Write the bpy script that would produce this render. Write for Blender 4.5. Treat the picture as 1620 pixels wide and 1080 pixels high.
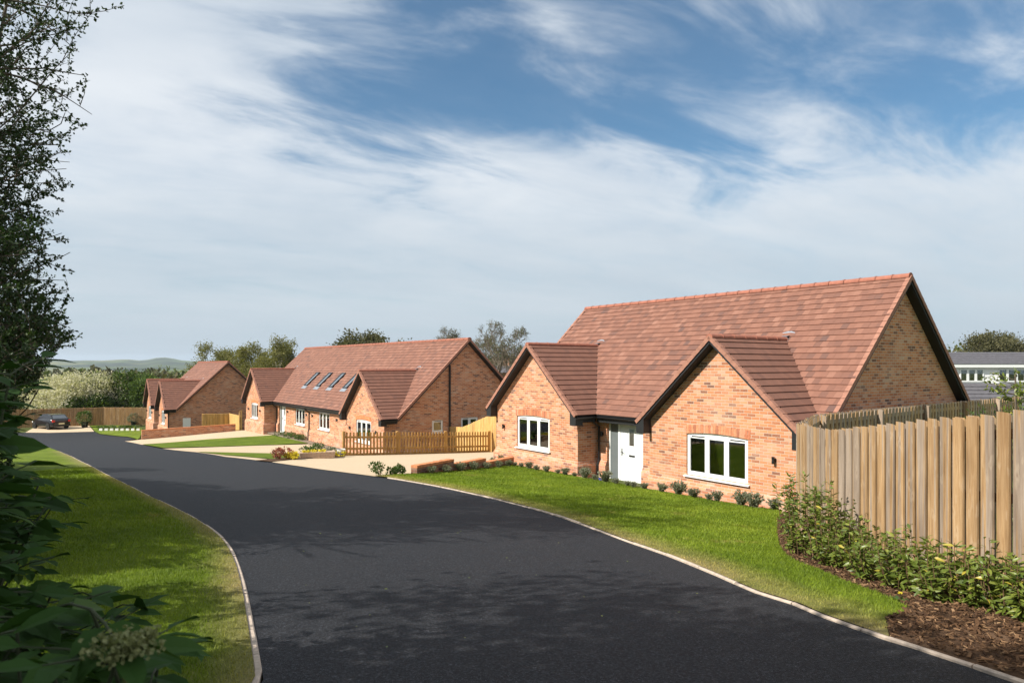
import bpy, bmesh, math, random
import numpy as np
from mathutils import Vector, Matrix, geometry as mgeo

for o in list(bpy.data.objects): bpy.data.objects.remove(o, do_unlink=True)
SC = bpy.context.scene
C = SC.collection
R = math.radians
# ------------------------------------------------------------------ camera, sky, sun, exposure
CZ = 6.0                                   # height of the lens above the datum
FPX, YH, CXP = 1080.0, 577.5, 810.0        # 24 mm lens on a 36 mm frame, photo 1620 x 1080
cam = bpy.data.objects.new('camera', bpy.data.cameras.new('camera')); C.objects.link(cam)
cam.location = (0, 0, CZ); cam.rotation_euler = (R(90), 0, 0)
cam.data.lens = 24; cam.data.sensor_width = 36; cam.data.shift_y = (YH-540)/1620
cam.data.clip_start = 0.05; cam.data.clip_end = 40000
cam.data.dof.use_dof = True; cam.data.dof.focus_distance = 17; cam.data.dof.aperture_fstop = 6.3
SC.camera = cam
SUN = Vector((-0.690, -0.360, 0.628)).normalized()       # towards the sun
sel = math.asin(SUN.z); saz = math.atan2(SUN.x, SUN.y)   # azimuth clockwise from +Y
sl = bpy.data.lights.new('sun', 'SUN'); so = bpy.data.objects.new('sun', sl); C.objects.link(so)
sl.energy = 5.0; sl.angle = R(0.55); sl.color = (1.0, 0.945, 0.86)
so.rotation_euler = (-SUN).to_track_quat('-Z', 'Y').to_euler(); so.location = (-30, -20, 40)

def L(nt, a, b): nt.links.new(a, b)
def mathn(nt, op, a, b=None, clamp=False):
    n = nt.nodes.new('ShaderNodeMath'); n.operation = op; n.use_clamp = clamp
    for i, v in enumerate((a, b)):
        if v is None: continue
        if isinstance(v, (int, float)): n.inputs[i].default_value = v
        else: nt.links.new(v, n.inputs[i])
    return n.outputs[0]
def ramp(nt, fac, stops, interp='LINEAR'):
    r = nt.nodes.new('ShaderNodeValToRGB'); cr = r.color_ramp; cr.interpolation = interp
    while len(cr.elements) < len(stops): cr.elements.new(0.5)
    for e, (p, c) in zip(cr.elements, stops):
        e.position = p; e.color = (*c, 1) if len(c) == 3 else c
    nt.links.new(fac, r.inputs[0]); return r.outputs[0]
def noise(nt, vec, scale, detail=4, rough=.55, dist=0):
    n = nt.nodes.new('ShaderNodeTexNoise'); n.inputs['Scale'].default_value = scale
    n.inputs['Detail'].default_value = detail; n.inputs['Roughness'].default_value = rough
    n.inputs['Distortion'].default_value = dist
    if vec is not None: nt.links.new(vec, n.inputs['Vector'])
    return n.outputs[0]
def mapping(nt, vec, scale=(1,1,1), rot=(0,0,0), loc=(0,0,0)):
    m = nt.nodes.new('ShaderNodeMapping'); m.inputs['Scale'].default_value = scale
    m.inputs['Rotation'].default_value = rot; m.inputs['Location'].default_value = loc
    nt.links.new(vec, m.inputs['Vector']); return m.outputs[0]
def mixc(nt, fac, a, b, mode='MIX'):
    n = nt.nodes.new('ShaderNodeMix'); n.data_type = 'RGBA'; n.blend_type = mode
    for idx, v in ((0, fac), (6, a), (7, b)):
        if isinstance(v, (int, float)): n.inputs[idx].default_value = v
        elif isinstance(v, tuple): n.inputs[idx].default_value = (*v, 1) if len(v) == 3 else v
        else: nt.links.new(v, n.inputs[idx])
    return n.outputs[2]

SKX, SKY = 23.0, 8.0
GAP = (.75, 1.35, 0)
W = bpy.data.worlds.new('World'); SC.world = W; W.use_nodes = True
nt = W.node_tree; nt.nodes.clear()
sky = nt.nodes.new('ShaderNodeTexSky'); sky.sky_type = 'NISHITA'; sky.sun_disc = False
sky.sun_elevation = sel; sky.sun_rotation = saz
sky.altitude = 100; sky.air_density = 1.0; sky.dust_density = 0.6; sky.ozone_density = 2.2
tc = nt.nodes.new('ShaderNodeTexCoord')
sep = nt.nodes.new('ShaderNodeSeparateXYZ'); L(nt, tc.outputs['Generated'], sep.inputs[0])
zc = mathn(nt, 'MAXIMUM', sep.outputs[2], 0.0)
den = mathn(nt, 'ADD', zc, 0.16)
px_ = mathn(nt, 'DIVIDE', sep.outputs[0], den); py_ = mathn(nt, 'DIVIDE', sep.outputs[1], den)
cmb = nt.nodes.new('ShaderNodeCombineXYZ'); L(nt, px_, cmb.inputs[0]); L(nt, py_, cmb.inputs[1])
v1 = mapping(nt, cmb.outputs[0], (1.0, 1.0, 1), (0, 0, R(-28)), (SKX, SKY, 0))
big = noise(nt, mapping(nt, v1, (.42, .55, 1)), 1.0, 4, .5, .6)
fine = noise(nt, mapping(nt, v1, (1.0, 1.9, 1)), 1.5, 9, .56, .6)
rip = noise(nt, mapping(nt, v1, (3.0, 6.5, 1), (0, 0, R(14))), 1.6, 8, .62, .8)
cl = mathn(nt, 'ADD', mathn(nt, 'MULTIPLY', big, .34), mathn(nt, 'ADD', mathn(nt, 'MULTIPLY', fine, .40), mathn(nt, 'MULTIPLY', rip, .13)))
# a wide break in the cloud sheet, ragged at its edges
gd = nt.nodes.new('ShaderNodeVectorMath'); gd.operation = 'DISTANCE'; L(nt, mapping(nt, cmb.outputs[0], (.62, .95, 1), (0, 0, R(-20))), gd.inputs[0]); gd.inputs[1].default_value = GAP
gap = ramp(nt, mathn(nt, 'ADD', gd.outputs['Value'], mathn(nt, 'MULTIPLY', mathn(nt, 'SUBTRACT', fine, .5), 1.3)), [(.10, (1, 1, 1)), (.95, (0, 0, 0))], 'EASE')
cl = mathn(nt, 'SUBTRACT', mathn(nt, 'ADD', cl, .205), mathn(nt, 'MULTIPLY', gap, .275))
cov = ramp(nt, cl, [(.36, (.02, .02, .02)), (.47, (.30, .30, .30)), (.58, (.76, .76, .76)), (.72, (.97, .97, .97))], 'B_SPLINE')
shade = noise(nt, mapping(nt, v1, (.7, 1.2, 1), loc=(5, 2, 0)), 1.0, 5, .5, .4)
ccol = ramp(nt, shade, [(.30, (8.6, 9.5, 10.5)), (.62, (11.8, 12.2, 12.6))])
blue = mixc(nt, 1.0, sky.outputs[0], (.84, 1.36, 1.50), 'MULTIPLY')
skyc = mixc(nt, cov, blue, ccol)
skyc = mixc(nt, ramp(nt, zc, [(0, (.97, .97, .97)), (.10, (.66, .66, .66)), (.30, (0, 0, 0))], 'EASE'), skyc, (6.5, 7.7, 8.7))
bg = nt.nodes.new('ShaderNodeBackground'); L(nt, skyc, bg.inputs[0]); bg.inputs[1].default_value = 0.051
wo = nt.nodes.new('ShaderNodeOutputWorld'); L(nt, bg.outputs[0], wo.inputs[0])

SC.render.engine = 'CYCLES'
SC.view_settings.view_transform = 'Standard'; SC.view_settings.look = 'None'
SC.view_settings.exposure = 0.62; SC.view_settings.gamma = 1.0; SC.view_settings.use_curve_mapping = False
SC.cycles.max_bounces = 6; SC.cycles.transparent_max_bounces = 12; SC.cycles.volume_bounces = 0

# ------------------------------------------------------------------ mesh helpers
def np_mesh(name, V, F, tone=None, smooth=False):
    """V (n,3), F (m,k) index array; tone: one float for each face"""
    V = np.asarray(V, np.float32); F = np.asarray(F, np.int32)
    me = bpy.data.meshes.new(name); m, k = F.shape
    me.vertices.add(len(V)); me.vertices.foreach_set('co', V.ravel())
    me.loops.add(m*k); me.loops.foreach_set('vertex_index', F.ravel())
    me.polygons.add(m); me.polygons.foreach_set('loop_start', np.arange(m, dtype=np.int32)*k)
    me.polygons.foreach_set('loop_total', np.full(m, k, np.int32))
    me.polygons.foreach_set('use_smooth', np.full(m, bool(smooth)))
    if tone is not None:
        a = me.attributes.new('tone', 'FLOAT', 'FACE'); a.data.foreach_set('value', np.asarray(tone, np.float32))
    me.update(calc_edges=True); return me
def link(name, me, mat, parent=None, loc=None, rot=None, kind=None):
    o = bpy.data.objects.new(name, me); C.objects.link(o)
    if mat is not None and me is not None and not me.materials: me.materials.append(mat)
    if parent is not None: o.parent = parent
    if loc is not None: o.location = loc
    if rot is not None: o.rotation_euler = rot
    if kind: o['kind'] = kind
    return o
def tag(o, label, cat, group=None):
    o['label'] = label; o['category'] = cat
    if group: o['group'] = group
    return o
def thing(name, label, cat, loc=(0,0,0), rz=0, group=None):
    o = bpy.data.objects.new(name, None); C.objects.link(o); o.empty_display_size = .2
    o.location = loc; o.rotation_euler = (0, 0, rz); return tag(o, label, cat, group)
class MB:
    """collects polygons, then links them as one mesh object"""
    def __init__(s): s.v = []; s.f = []
    def poly(s, pts):
        n = len(s.v); s.v += [tuple(p) for p in pts]; s.f.append(list(range(n, n+len(pts)))); return s
    def box(s, x0, x1, y0, y1, z0, z1, M=None):
        c = [(x0,y0,z0),(x1,y0,z0),(x1,y1,z0),(x0,y1,z0),(x0,y0,z1),(x1,y0,z1),(x1,y1,z1),(x0,y1,z1)]
        return s.hexa(c, M)
    def hexa(s, c, M=None):
        if M is not None: c = [tuple(M @ Vector(p)) for p in c]
        n = len(s.v); s.v += [tuple(p) for p in c]
        for f in ((0,3,2,1),(4,5,6,7),(0,1,5,4),(1,2,6,5),(2,3,7,6),(3,0,4,7)): s.f.append([n+i for i in f])
        return s
    def prism(s, prof, a, b, ax):
        """profile prof [(p,q)] swept from a to b along axis 'x' or 'y'"""
        n = len(s.v); k = len(prof)
        for t in (a, b):
            for p, q in prof: s.v.append((t, p, q) if ax == 'x' else (p, t, q))
        for i in range(k): s.f.append([n+i, n+(i+1) % k, n+k+(i+1) % k, n+k+i])
        s.f.append([n+i for i in range(k)][::-1]); s.f.append([n+k+i for i in range(k)]); return s
    def tube(s, pts, r, n=8, caps=True):
        pts = [Vector(p) for p in pts]; rs = r if isinstance(r, (list, tuple)) else [r]*len(pts); base = len(s.v)
        for i, p in enumerate(pts):
            d = (pts[min(i+1, len(pts)-1)]-pts[max(i-1, 0)]).normalized()
            u = d.orthogonal().normalized() if i == 0 else (u-d*u.dot(d)).normalized()
            w = d.cross(u)
            for k in range(n):
                a = 2*math.pi*k/n; s.v.append(tuple(p+(u*math.cos(a)+w*math.sin(a))*rs[i]))
        for i in range(len(pts)-1):
            for k in range(n):
                s.f.append([base+i*n+k, base+i*n+(k+1) % n, base+(i+1)*n+(k+1) % n, base+(i+1)*n+k])
        if caps:
            s.f.append([base+k for k in range(n)][::-1]); s.f.append([base+(len(pts)-1)*n+k for k in range(n)])
        return s
    def lathe(s, prof, n=16, c=(0,0,0)):
        base = len(s.v)
        for r, z in prof:
            for k in range(n):
                a = 2*math.pi*k/n; s.v.append((c[0]+r*math.cos(a), c[1]+r*math.sin(a), c[2]+z))
        for i in range(len(prof)-1):
            for k in range(n): s.f.append([base+i*n+k, base+i*n+(k+1) % n, base+(i+1)*n+(k+1) % n, base+(i+1)*n+k])
        return s
    def mesh(s, name, smooth=False):
        me = bpy.data.meshes.new(name); me.from_pydata(s.v, [], s.f)
        bm = bmesh.new(); bm.from_mesh(me); bmesh.ops.recalc_face_normals(bm, faces=bm.faces); bm.to_mesh(me); bm.free()
        if smooth: me.polygons.foreach_set('use_smooth', [True]*len(me.polygons))
        return me
    def build(s, name, mat, parent=None, smooth=False, **kw): return link(name, s.mesh(name, smooth), mat, parent, **kw)

# ------------------------------------------------------------------ materials
def newmat(name):
    m = bpy.data.materials.new(name); m.use_nodes = True; t = m.node_tree; t.nodes.clear()
    b = t.nodes.new('ShaderNodeBsdfPrincipled'); o = t.nodes.new('ShaderNodeOutputMaterial'); L(t, b.outputs[0], o.inputs[0])
    return m, t, b, o
def setb(t, b, col=None, rough=None, spec=None, metal=None):
    for key, v in (('Base Color', col), ('Roughness', rough), ('Specular IOR Level', spec), ('Metallic', metal)):
        if v is None: continue
        if isinstance(v, tuple): b.inputs[key].default_value = (*v, 1)
        elif isinstance(v, (int, float)): b.inputs[key].default_value = v
        else: L(t, v, b.inputs[key])
def bump(t, b, h, strength=.3, dist=.01):
    n = t.nodes.new('ShaderNodeBump'); n.inputs['Strength'].default_value = strength; n.inputs['Distance'].default_value = dist
    L(t, h, n.inputs['Height']); L(t, n.outputs[0], b.inputs['Normal'])
def pos(t): return t.nodes.new('ShaderNodeNewGeometry').outputs['Position']
def objc(t): return t.nodes.new('ShaderNodeTexCoord').outputs['Object']
def rnd(t): return t.nodes.new('ShaderNodeObjectInfo').outputs['Random']
def attr(t, n, typ='GEOMETRY'):
    a = t.nodes.new('ShaderNodeAttribute'); a.attribute_name = n; a.attribute_type = typ; return a.outputs['Fac']
def plain(name, col, rough=.6, var=.12, scale=6, spec=.4, metal=0, bmp=0):
    m, t, b, o = newmat(name); n = noise(t, objc(t), scale, 5, .6)
    lo = tuple(c*(1-var) for c in col); hi = tuple(min(1, c*(1+var)) for c in col)
    setb(t, b, ramp(t, n, [(.3, lo), (.7, hi)]), rough, spec, metal)
    if bmp: bump(t, b, noise(t, objc(t), scale*8, 4), bmp, .005)
    return m
def m_brick(name, tones, mortar, bloom=.35):
    m, t, b, o = newmat(name); tcn = t.nodes.new('ShaderNodeTexCoord')
    so_ = t.nodes.new('ShaderNodeSeparateXYZ'); L(t, tcn.outputs['Object'], so_.inputs[0])
    sn = t.nodes.new('ShaderNodeSeparateXYZ'); L(t, tcn.outputs['Normal'], sn.inputs[0])
    side = mathn(t, 'GREATER_THAN', mathn(t, 'ABSOLUTE', sn.outputs[0]), .6)
    u = mathn(t, 'ADD', mathn(t, 'MULTIPLY', so_.outputs[0], mathn(t, 'SUBTRACT', 1.0, side)), mathn(t, 'MULTIPLY', so_.outputs[1], side))
    flat = mathn(t, 'GREATER_THAN', mathn(t, 'ABSOLUTE', sn.outputs[2]), .9)
    vv = mathn(t, 'ADD', so_.outputs[2], mathn(t, 'MULTIPLY', so_.outputs[1], flat))
    cb = t.nodes.new('ShaderNodeCombineXYZ'); L(t, u, cb.inputs[0]); L(t, vv, cb.inputs[1])
    br = t.nodes.new('ShaderNodeTexBrick'); L(t, cb.outputs[0], br.inputs['Vector'])
    br.inputs['Scale'].default_value = 1; br.inputs['Brick Width'].default_value = .225; br.inputs['Row Height'].default_value = .075
    br.inputs['Mortar Size'].default_value = .007; br.inputs['Mortar Smooth'].default_value = .3
    br.inputs['Color1'].default_value = (0,0,0,1); br.inputs['Color2'].default_value = (1,1,1,1); br.inputs['Mortar'].default_value = (.5,.5,.5,1)
    drift = noise(t, cb.outputs[0], .9, 3)
    val = mathn(t, 'ADD', br.outputs['Color'], mathn(t, 'MULTIPLY', mathn(t, 'SUBTRACT', drift, .5), .35))
    fine = noise(t, mapping(t, cb.outputs[0], (1, 2.2, 1)), 26, 5, .65)
    val = mathn(t, 'ADD', val, mathn(t, 'MULTIPLY', mathn(t, 'SUBTRACT', fine, .5), .6))
    col = ramp(t, val, tones)
    bl = ramp(t, noise(t, mapping(t, cb.outputs[0], (.5, 1.3, 1), loc=(3, 7, 0)), 1.4, 6, .65), [(.50, (0,0,0)), (.70, (bloom,)*3)])
    col = mixc(t, bl, col, (.60, .43, .33))
    col = mixc(t, br.outputs['Fac'], col, mortar)
    setb(t, b, col, .88, .2)
    h = mathn(t, 'SUBTRACT', mathn(t, 'MULTIPLY', fine, .35), br.outputs['Fac'])
    bump(t, b, h, .8, .012); return m
BR_T = [(.0, (.17, .088, .062)), (.07, (.30, .127, .070)), (.2, (.42, .165, .080)), (.42, (.49, .198, .092)), (.68, (.54, .234, .112)), (.9, (.56, .275, .152)), (1, (.49, .305, .210))]
M_BRICK = m_brick('brick', BR_T, (.54, .44, .35))
M_PLINTH = m_brick('plinth_brick', [(p, (min(1, c[0]*1.05+.01), c[1]*1.0+.015, c[2]*1.05+.012)) for p, c in BR_T], (.52, .41, .33), .85)
M_SHADEBRICK = m_brick('shade_painted_brick', [(p, (c[0]*.5, c[1]*.55, c[2]*.62)) for p, c in BR_T], (.24, .19, .16), .2)  # house brick darkened: the stepped wall's shaded face is painted into the colour
M_ARCH = plain('arch_brick', (.52, .21, .095), .88, .3, 9, .2)
def m_tile():
    m, t, b, o = newmat('roof_tile')
    tone = mathn(t, 'ADD', attr(t, 'tone'), attr(t, 'tone', 'OBJECT'))
    g = noise(t, pos(t), 3.0, 5, .65); f = noise(t, pos(t), 40, 4, .6)
    v = mathn(t, 'ADD', tone, mathn(t, 'ADD', mathn(t, 'MULTIPLY', mathn(t, 'SUBTRACT', g, .5), .5), mathn(t, 'MULTIPLY', mathn(t, 'SUBTRACT', f, .5), .35)))
    setb(t, b, ramp(t, v, [(.0, (.118, .066, .054)), (.3, (.170, .080, .056)), (.62, (.214, .099, .067)), (1, (.262, .132, .092))]), .78, .3)
    bump(t, b, f, .25, .004); return m
M_TILE = m_tile()
M_RIDGE = plain('ridge_tile', (.30, .115, .075), .75, .2, 7, .3)
M_VERGE = plain('verge_tile', (.30, .145, .10), .8, .2, 9, .3)
M_BLACK = plain('black_plastic', (.012, .012, .013), .35, .2, 5, .5)
M_BARGE = plain('black_bargeboard', (.014, .015, .016), .5, .2, 3, .4)
M_WHITE = plain('white_upvc', (.74, .75, .73), .35, .03, 3, .5)
M_DOORW = plain('pale_door_paint', (.70, .73, .71), .45, .04, 8, .4)
M_LEAD = plain('lead_flashing', (.30, .33, .37), .42, .25, 9, .6, .5)
M_PLASTER = plain('interior_plaster', (.55, .53, .49), .9, .05, 2, .2)
M_FLOOR = plain('interior_floor', (.20, .16, .12), .6, .15, 3, .3)
M_CHROME = plain('dark_metal', (.10, .10, .10), .3, .1, 5, .5, .8)
M_CONC = plain('edging_concrete', (.44, .36, .29), .9, .22, 14, .2, 0, .4)
M_TERRA = plain('terracotta', (.42, .18, .09), .8, .15, 8)
M_BLUE = plain('blue_plastic', (.04, .07, .42), .4, .1, 8)
M_STONEW = plain('white_stone', (.66, .65, .62), .85, .12, 10)
M_STONE = plain('trough_stone', (.40, .29, .21), .9, .25, 14, .2, 0, .5)
M_GREYROOF = plain('grey_roof_tile', (.105, .10, .11), .75, .2, 4)
M_RENDER = plain('white_render', (.78, .78, .77), .8, .04, 2)
M_BLIND = plain('window_blind', (.78, .70, .42), .8, .1, 3)
M_BARK = plain('tree_bark', (.105, .085, .062), .95, .35, 9, .2, 0, .5)
M_BARKG = plain('grey_twig_bark', (.17, .135, .105), .95, .25, 5, .2)
M_BIRCHB = plain('birch_bark', (.42, .38, .32), .9, .35, 6, .2)
M_STEM = plain('plant_stem', (.12, .07, .035), .8, .3, 9)
def m_glass():
    m, t, b, o = newmat('window_glass'); t.nodes.remove(b)
    tr = t.nodes.new('ShaderNodeBsdfTransparent'); tr.inputs[0].default_value = (.66, .70, .69, 1)
    gl = t.nodes.new('ShaderNodeBsdfGlossy'); gl.inputs[0].default_value = (1, 1, 1, 1); gl.inputs['Roughness'].default_value = .015
    fr = t.nodes.new('ShaderNodeFresnel'); fr.inputs[0].default_value = 1.6
    bp = t.nodes.new('ShaderNodeBump'); bp.inputs['Strength'].default_value = .02; L(t, noise(t, pos(t), 1.5, 2), bp.inputs['Height']); L(t, bp.outputs[0], gl.inputs['Normal'])
    mx = t.nodes.new('ShaderNodeMixShader'); L(t, mathn(t, 'ADD', mathn(t, 'MULTIPLY', fr.outputs[0], 1.3), .03, True), mx.inputs[0]); L(t, tr.outputs[0], mx.inputs[1]); L(t, gl.outputs[0], mx.inputs[2])
    L(t, mx.outputs[0], o.inputs[0]); return m
M_GLASS = m_glass()
M_FROST = plain('obscured_glass', (.13, .15, .15), .18, .08, 3, .6)
def m_wood(name, cols, grey, gscale=1.0):
    m, t, b, o = newmat(name); r = rnd(t)
    cb = t.nodes.new('ShaderNodeCombineXYZ'); L(t, mathn(t, 'MULTIPLY', r, 37.0), cb.inputs[0]); L(t, mathn(t, 'MULTIPLY', r, 91.0), cb.inputs[2])
    ad = t.nodes.new('ShaderNodeVectorMath'); ad.operation = 'ADD'; L(t, pos(t), ad.inputs[0]); L(t, cb.outputs[0], ad.inputs[1])
    v = ad.outputs[0]
    gr = noise(t, mapping(t, v, (1, 1, .05)), 55*gscale, 5, .65, .6)
    band = noise(t, mapping(t, v, (1, 1, .02)), 13*gscale, 2, .5, .25)
    stain = noise(t, mapping(t, v, (1, 1, .12)), 6*gscale, 4, .6)
    kn = noise(t, mapping(t, v, (1, 1, .42)), 8*gscale, 2)
    knot = ramp(t, kn, [(.69, (0, 0, 0)), (.75, (1, 1, 1))]); halo = ramp(t, kn, [(.60, (0, 0, 0)), (.66, (1, 1, 1)), (.72, (0, 0, 0))])
    base = ramp(t, gr, [(.25, cols[0]), (.5, cols[1]), (.75, cols[2])])
    gy = mathn(t, 'MULTIPLY', ramp(t, mathn(t, 'ADD', band, mathn(t, 'MULTIPLY', mathn(t, 'SUBTRACT', r, .5), .25)), [(.46, (0,0,0)), (.53, (1,1,1))]), grey)
    col = mixc(t, gy, base, mixc(t, gr, (.19, .15, .12), (.42, .35, .285)))
    col = mixc(t, 1.0, col, ramp(t, stain, [(.3, (.62, .58, .54)), (.62, (1.08, 1.06, 1.03))]), 'MULTIPLY')
    col = mixc(t, mathn(t, 'MULTIPLY', halo, .18), col, (.62, .50, .36))
    col = mixc(t, mathn(t, 'MULTIPLY', knot, .6), col, (.14, .07, .03))
    setb(t, b, col, .8, .2); bump(t, b, gr, .25, .004); return m
M_FENCE = m_wood('weathered_fence_wood', [(.25, .145, .065), (.38, .245, .125), (.47, .335, .20)], .9)
M_NEWWOOD = m_wood('new_yellow_wood', [(.46, .26, .08), (.58, .36, .125), (.66, .45, .19)], .1)
M_PICKET = m_wood('picket_wood', [(.32, .165, .045), (.44, .25, .075), (.54, .34, .12)], .1)
M_BROWNWOOD = m_wood('brown_fence_wood', [(.20, .115, .05), (.30, .18, .08), (.38, .24, .11)], .15)

def m_asphalt():
    m, t, b, o = newmat('asphalt'); p = pos(t)
    a = noise(t, p, 130, 3, .7); s = noise(t, p, 300, 2, .6); g = noise(t, p, .35, 5, .6); st = noise(t, mapping(t, p, (1, .3, 1), (0, 0, R(35))), 1.2, 4, .6)
    col = ramp(t, a, [(.36, (.0075, .0085, .0107)), (.55, (.018, .020, .0245)), (.74, (.048, .052, .060))])
    col = mixc(t, ramp(t, s, [(.63, (0,0,0)), (.70, (1,1,1))]), col, (.17, .17, .17))
    col = mixc(t, mathn(t, 'MULTIPLY', ramp(t, mathn(t, 'ADD', mathn(t, 'MULTIPLY', g, .6), mathn(t, 'MULTIPLY', st, .4)), [(.42, (0,0,0)), (.62, (1,1,1))]), .30), col, (.022, .022, .0235))
    moss = ramp(t, noise(t, mapping(t, p, (.5, .5, 1), loc=(2.3, 9.1, 0)), .9, 6, .7), [(.66, (0,0,0)), (.78, (1,1,1))])
    col = mixc(t, mathn(t, 'MULTIPLY', moss, .22), col, (.06, .065, .03))
    grit = noise(t, p, 46, 3, .85)
    col = mixc(t, 1.0, col, ramp(t, grit, [(.30, (.30, .30, .30)), (.50, (.85, .85, .85)), (.61, (1.9, 1.9, 1.9)), (.72, (5.0, 5.0, 5.0))]), 'MULTIPLY')
    setb(t, b, col, mathn(t, 'ADD', mathn(t, 'MULTIPLY', a, .3), .55), .20)
    bump(t, b, a, .9, .012); return m
M_ASPHALT = m_asphalt()
def grass_color(t, p, dry_amt=1.0):
    n1 = noise(t, p, .7, 4, .6); n2 = noise(t, p, 5, 4, .65)
    v = mathn(t, 'ADD', mathn(t, 'MULTIPLY', n1, .6), mathn(t, 'MULTIPLY', n2, .4))
    col = ramp(t, v, [(.34, (.085, .135, .010)), (.5, (.145, .205, .016)), (.66, (.215, .275, .030))])
    dry = ramp(t, mathn(t, 'ADD', mathn(t, 'MULTIPLY', noise(t, mapping(t, p, loc=(4.4, 1.7, 0)), .8, 5, .7), .75), mathn(t, 'MULTIPLY', n2, .25)), [(.585, (0,0,0)), (.70, (1,1,1))])
    return mixc(t, mathn(t, 'MULTIPLY', dry, .75*dry_amt), col, (.30, .23, .09))
def m_lawn(name, dry=1.0):
    m, t, b, o = newmat(name); p = pos(t); e = attr(t, 'edge')
    col = grass_color(t, p, dry)
    col = mixc(t, mathn(t, 'MULTIPLY', e, mathn(t, 'ADD', mathn(t, 'MULTIPLY', noise(t, p, 1.3, 4, .6), 1.6), -.1, True)), col, (.34, .265, .125))
    if dry < 1:
        wv = t.nodes.new('ShaderNodeTexWave'); wv.inputs['Scale'].default_value = .42; wv.inputs['Distortion'].default_value = .6; L(t, mapping(t, p, rot=(0, 0, R(35))), wv.inputs['Vector'])
        col = mixc(t, 1.0, col, ramp(t, wv.outputs['Fac'], [(.35, (.72, .75, .72)), (.65, (1, 1, 1))]), 'MULTIPLY')
    f = noise(t, p, 60, 4, .7)
    col = mixc(t, 1.0, col, ramp(t, f, [(.3, (.55,.55,.55)), (.7, (1.15,1.15,1.15))]), 'MULTIPLY')
    setb(t, b, col, .9, .15); bump(t, b, f, 1.0, .03); return m
M_LAWN = m_lawn('lawn_turf'); M_LAWN2 = m_lawn('striped_lawn_turf', .25)
def leafmat(name, stops, rough=.55, trans=.3, spec=.3, grass=False):
    m, t, b, o = newmat(name); tone = attr(t, 'tone')
    if grass:
        col = grass_color(t, pos(t)); e = attr(t, 'edge')
        col = mixc(t, mathn(t, 'MULTIPLY', e, mathn(t, 'ADD', mathn(t, 'MULTIPLY', noise(t, pos(t), 1.3, 4, .6), 1.6), -.1, True)), col, (.38, .30, .14))
        col = mixc(t, 1.0, col, ramp(t, tone, stops), 'MULTIPLY')
    else: col = ramp(t, tone, stops)
    setb(t, b, col, rough, spec)
    tl = t.nodes.new('ShaderNodeBsdfTranslucent'); L(t, mixc(t, 1.0, col, (1.25, 1.35, .6), 'MULTIPLY'), tl.inputs[0])
    mx = t.nodes.new('ShaderNodeMixShader'); mx.inputs[0].default_value = trans
    L(t, b.outputs[0], mx.inputs[1]); L(t, tl.outputs[0], mx.inputs[2]); L(t, mx.outputs[0], o.inputs[0]); return m
M_GRASS = leafmat('grass_blades', [(0, (.75,.75,.7)), (.6, (1.15,1.15,1.0)), (1, (1.6,1.45,1.2))], .6, .3, .25, True)
M_ELDER = leafmat('elder_leaf', [(0, (.018,.045,.009)), (.6, (.032,.075,.014)), (1, (.06,.105,.022))], .7, .18, .12)
M_HAW = leafmat('hawthorn_leaf', [(0, (.020,.042,.011)), (.6, (.034,.064,.016)), (1, (.06,.09,.024))], .5, .2)
M_LAUREL = leafmat('laurel_leaf', [(0, (.06,.095,.014)), (.5, (.135,.175,.028)), (.88, (.25,.27,.05)), (1, (.42,.34,.05))], .4, .25, .45)
M_LAV = leafmat('lavender_leaf', [(0, (.11,.125,.075)), (.6, (.18,.195,.125)), (1, (.27,.26,.20))], .8, .2)
M_SHRUB = leafmat('shrub_leaf', [(0, (.035,.07,.015)), (.6, (.07,.115,.024)), (1, (.13,.17,.04))], .6, .25)
M_HEDGE = leafmat('hedge_leaf', [(0, (.035,.065,.014)), (.6, (.07,.115,.022)), (1, (.17,.22,.04))], .6, .25)
M_BLOSSOM = leafmat('blossom', [(0, (.20,.20,.10)), (.3, (.44,.41,.28)), (1, (.74,.70,.58))], .8, .25)
M_BIRCH = leafmat('birch_leaf', [(0, (.10,.105,.028)), (.6, (.17,.16,.045)), (1, (.25,.225,.08))], .7, .35)
M_DARKTREE = leafmat('dark_tree_leaf', [(0, (.055,.055,.025)), (.6, (.095,.09,.038)), (1, (.14,.125,.06))], .7, .3)
M_WOODS = leafmat('woodland_leaf', [(0, (.05,.05,.02)), (.45, (.095,.085,.035)), (.8, (.085,.11,.03)), (1, (.14,.16,.05))], .8, .2)
M_RED = leafmat('red_leaf', [(0, (.22,.06,.04)), (1, (.40,.14,.09))], .7, .2)
M_YEL = leafmat('yellow_flower', [(0, (.45,.36,.02)), (1, (.75,.62,.06))], .7, .2)
M_BUD = leafmat('elder_flower_bud', [(0, (.12,.14,.045)), (1, (.26,.26,.12))], .7, .2)
def m_drive():
    m, t, b, o = newmat('resin_gravel'); p = pos(t); f = noise(t, p, 90, 3, .7); g = noise(t, p, .5, 4)
    col = ramp(t, f, [(.3, (.36, .265, .165)), (.5, (.52, .405, .275)), (.7, (.64, .53, .39))])
    col = mixc(t, mathn(t, 'MULTIPLY', ramp(t, g, [(.35,(0,0,0)),(.7,(1,1,1))]), .3), col, (.44, .33, .21))
    setb(t, b, col, .9, .2); bump(t, b, f, .5, .008); return m
M_DRIVE = m_drive()
def m_soil():
    m, t, b, o = newmat('soil'); p = pos(t); f = noise(t, p, 28, 6, .7); g = noise(t, p, 2.5, 4)
    setb(t, b, ramp(t, mathn(t, 'ADD', mathn(t, 'MULTIPLY', f, .6), mathn(t, 'MULTIPLY', g, .4)), [(.35, (.045, .025, .014)), (.55, (.12, .07, .04)), (.7, (.24, .15, .09))]), .95, .15)
    bump(t, b, f, 1.0, .03); return m
M_SOIL = m_soil()
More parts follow.
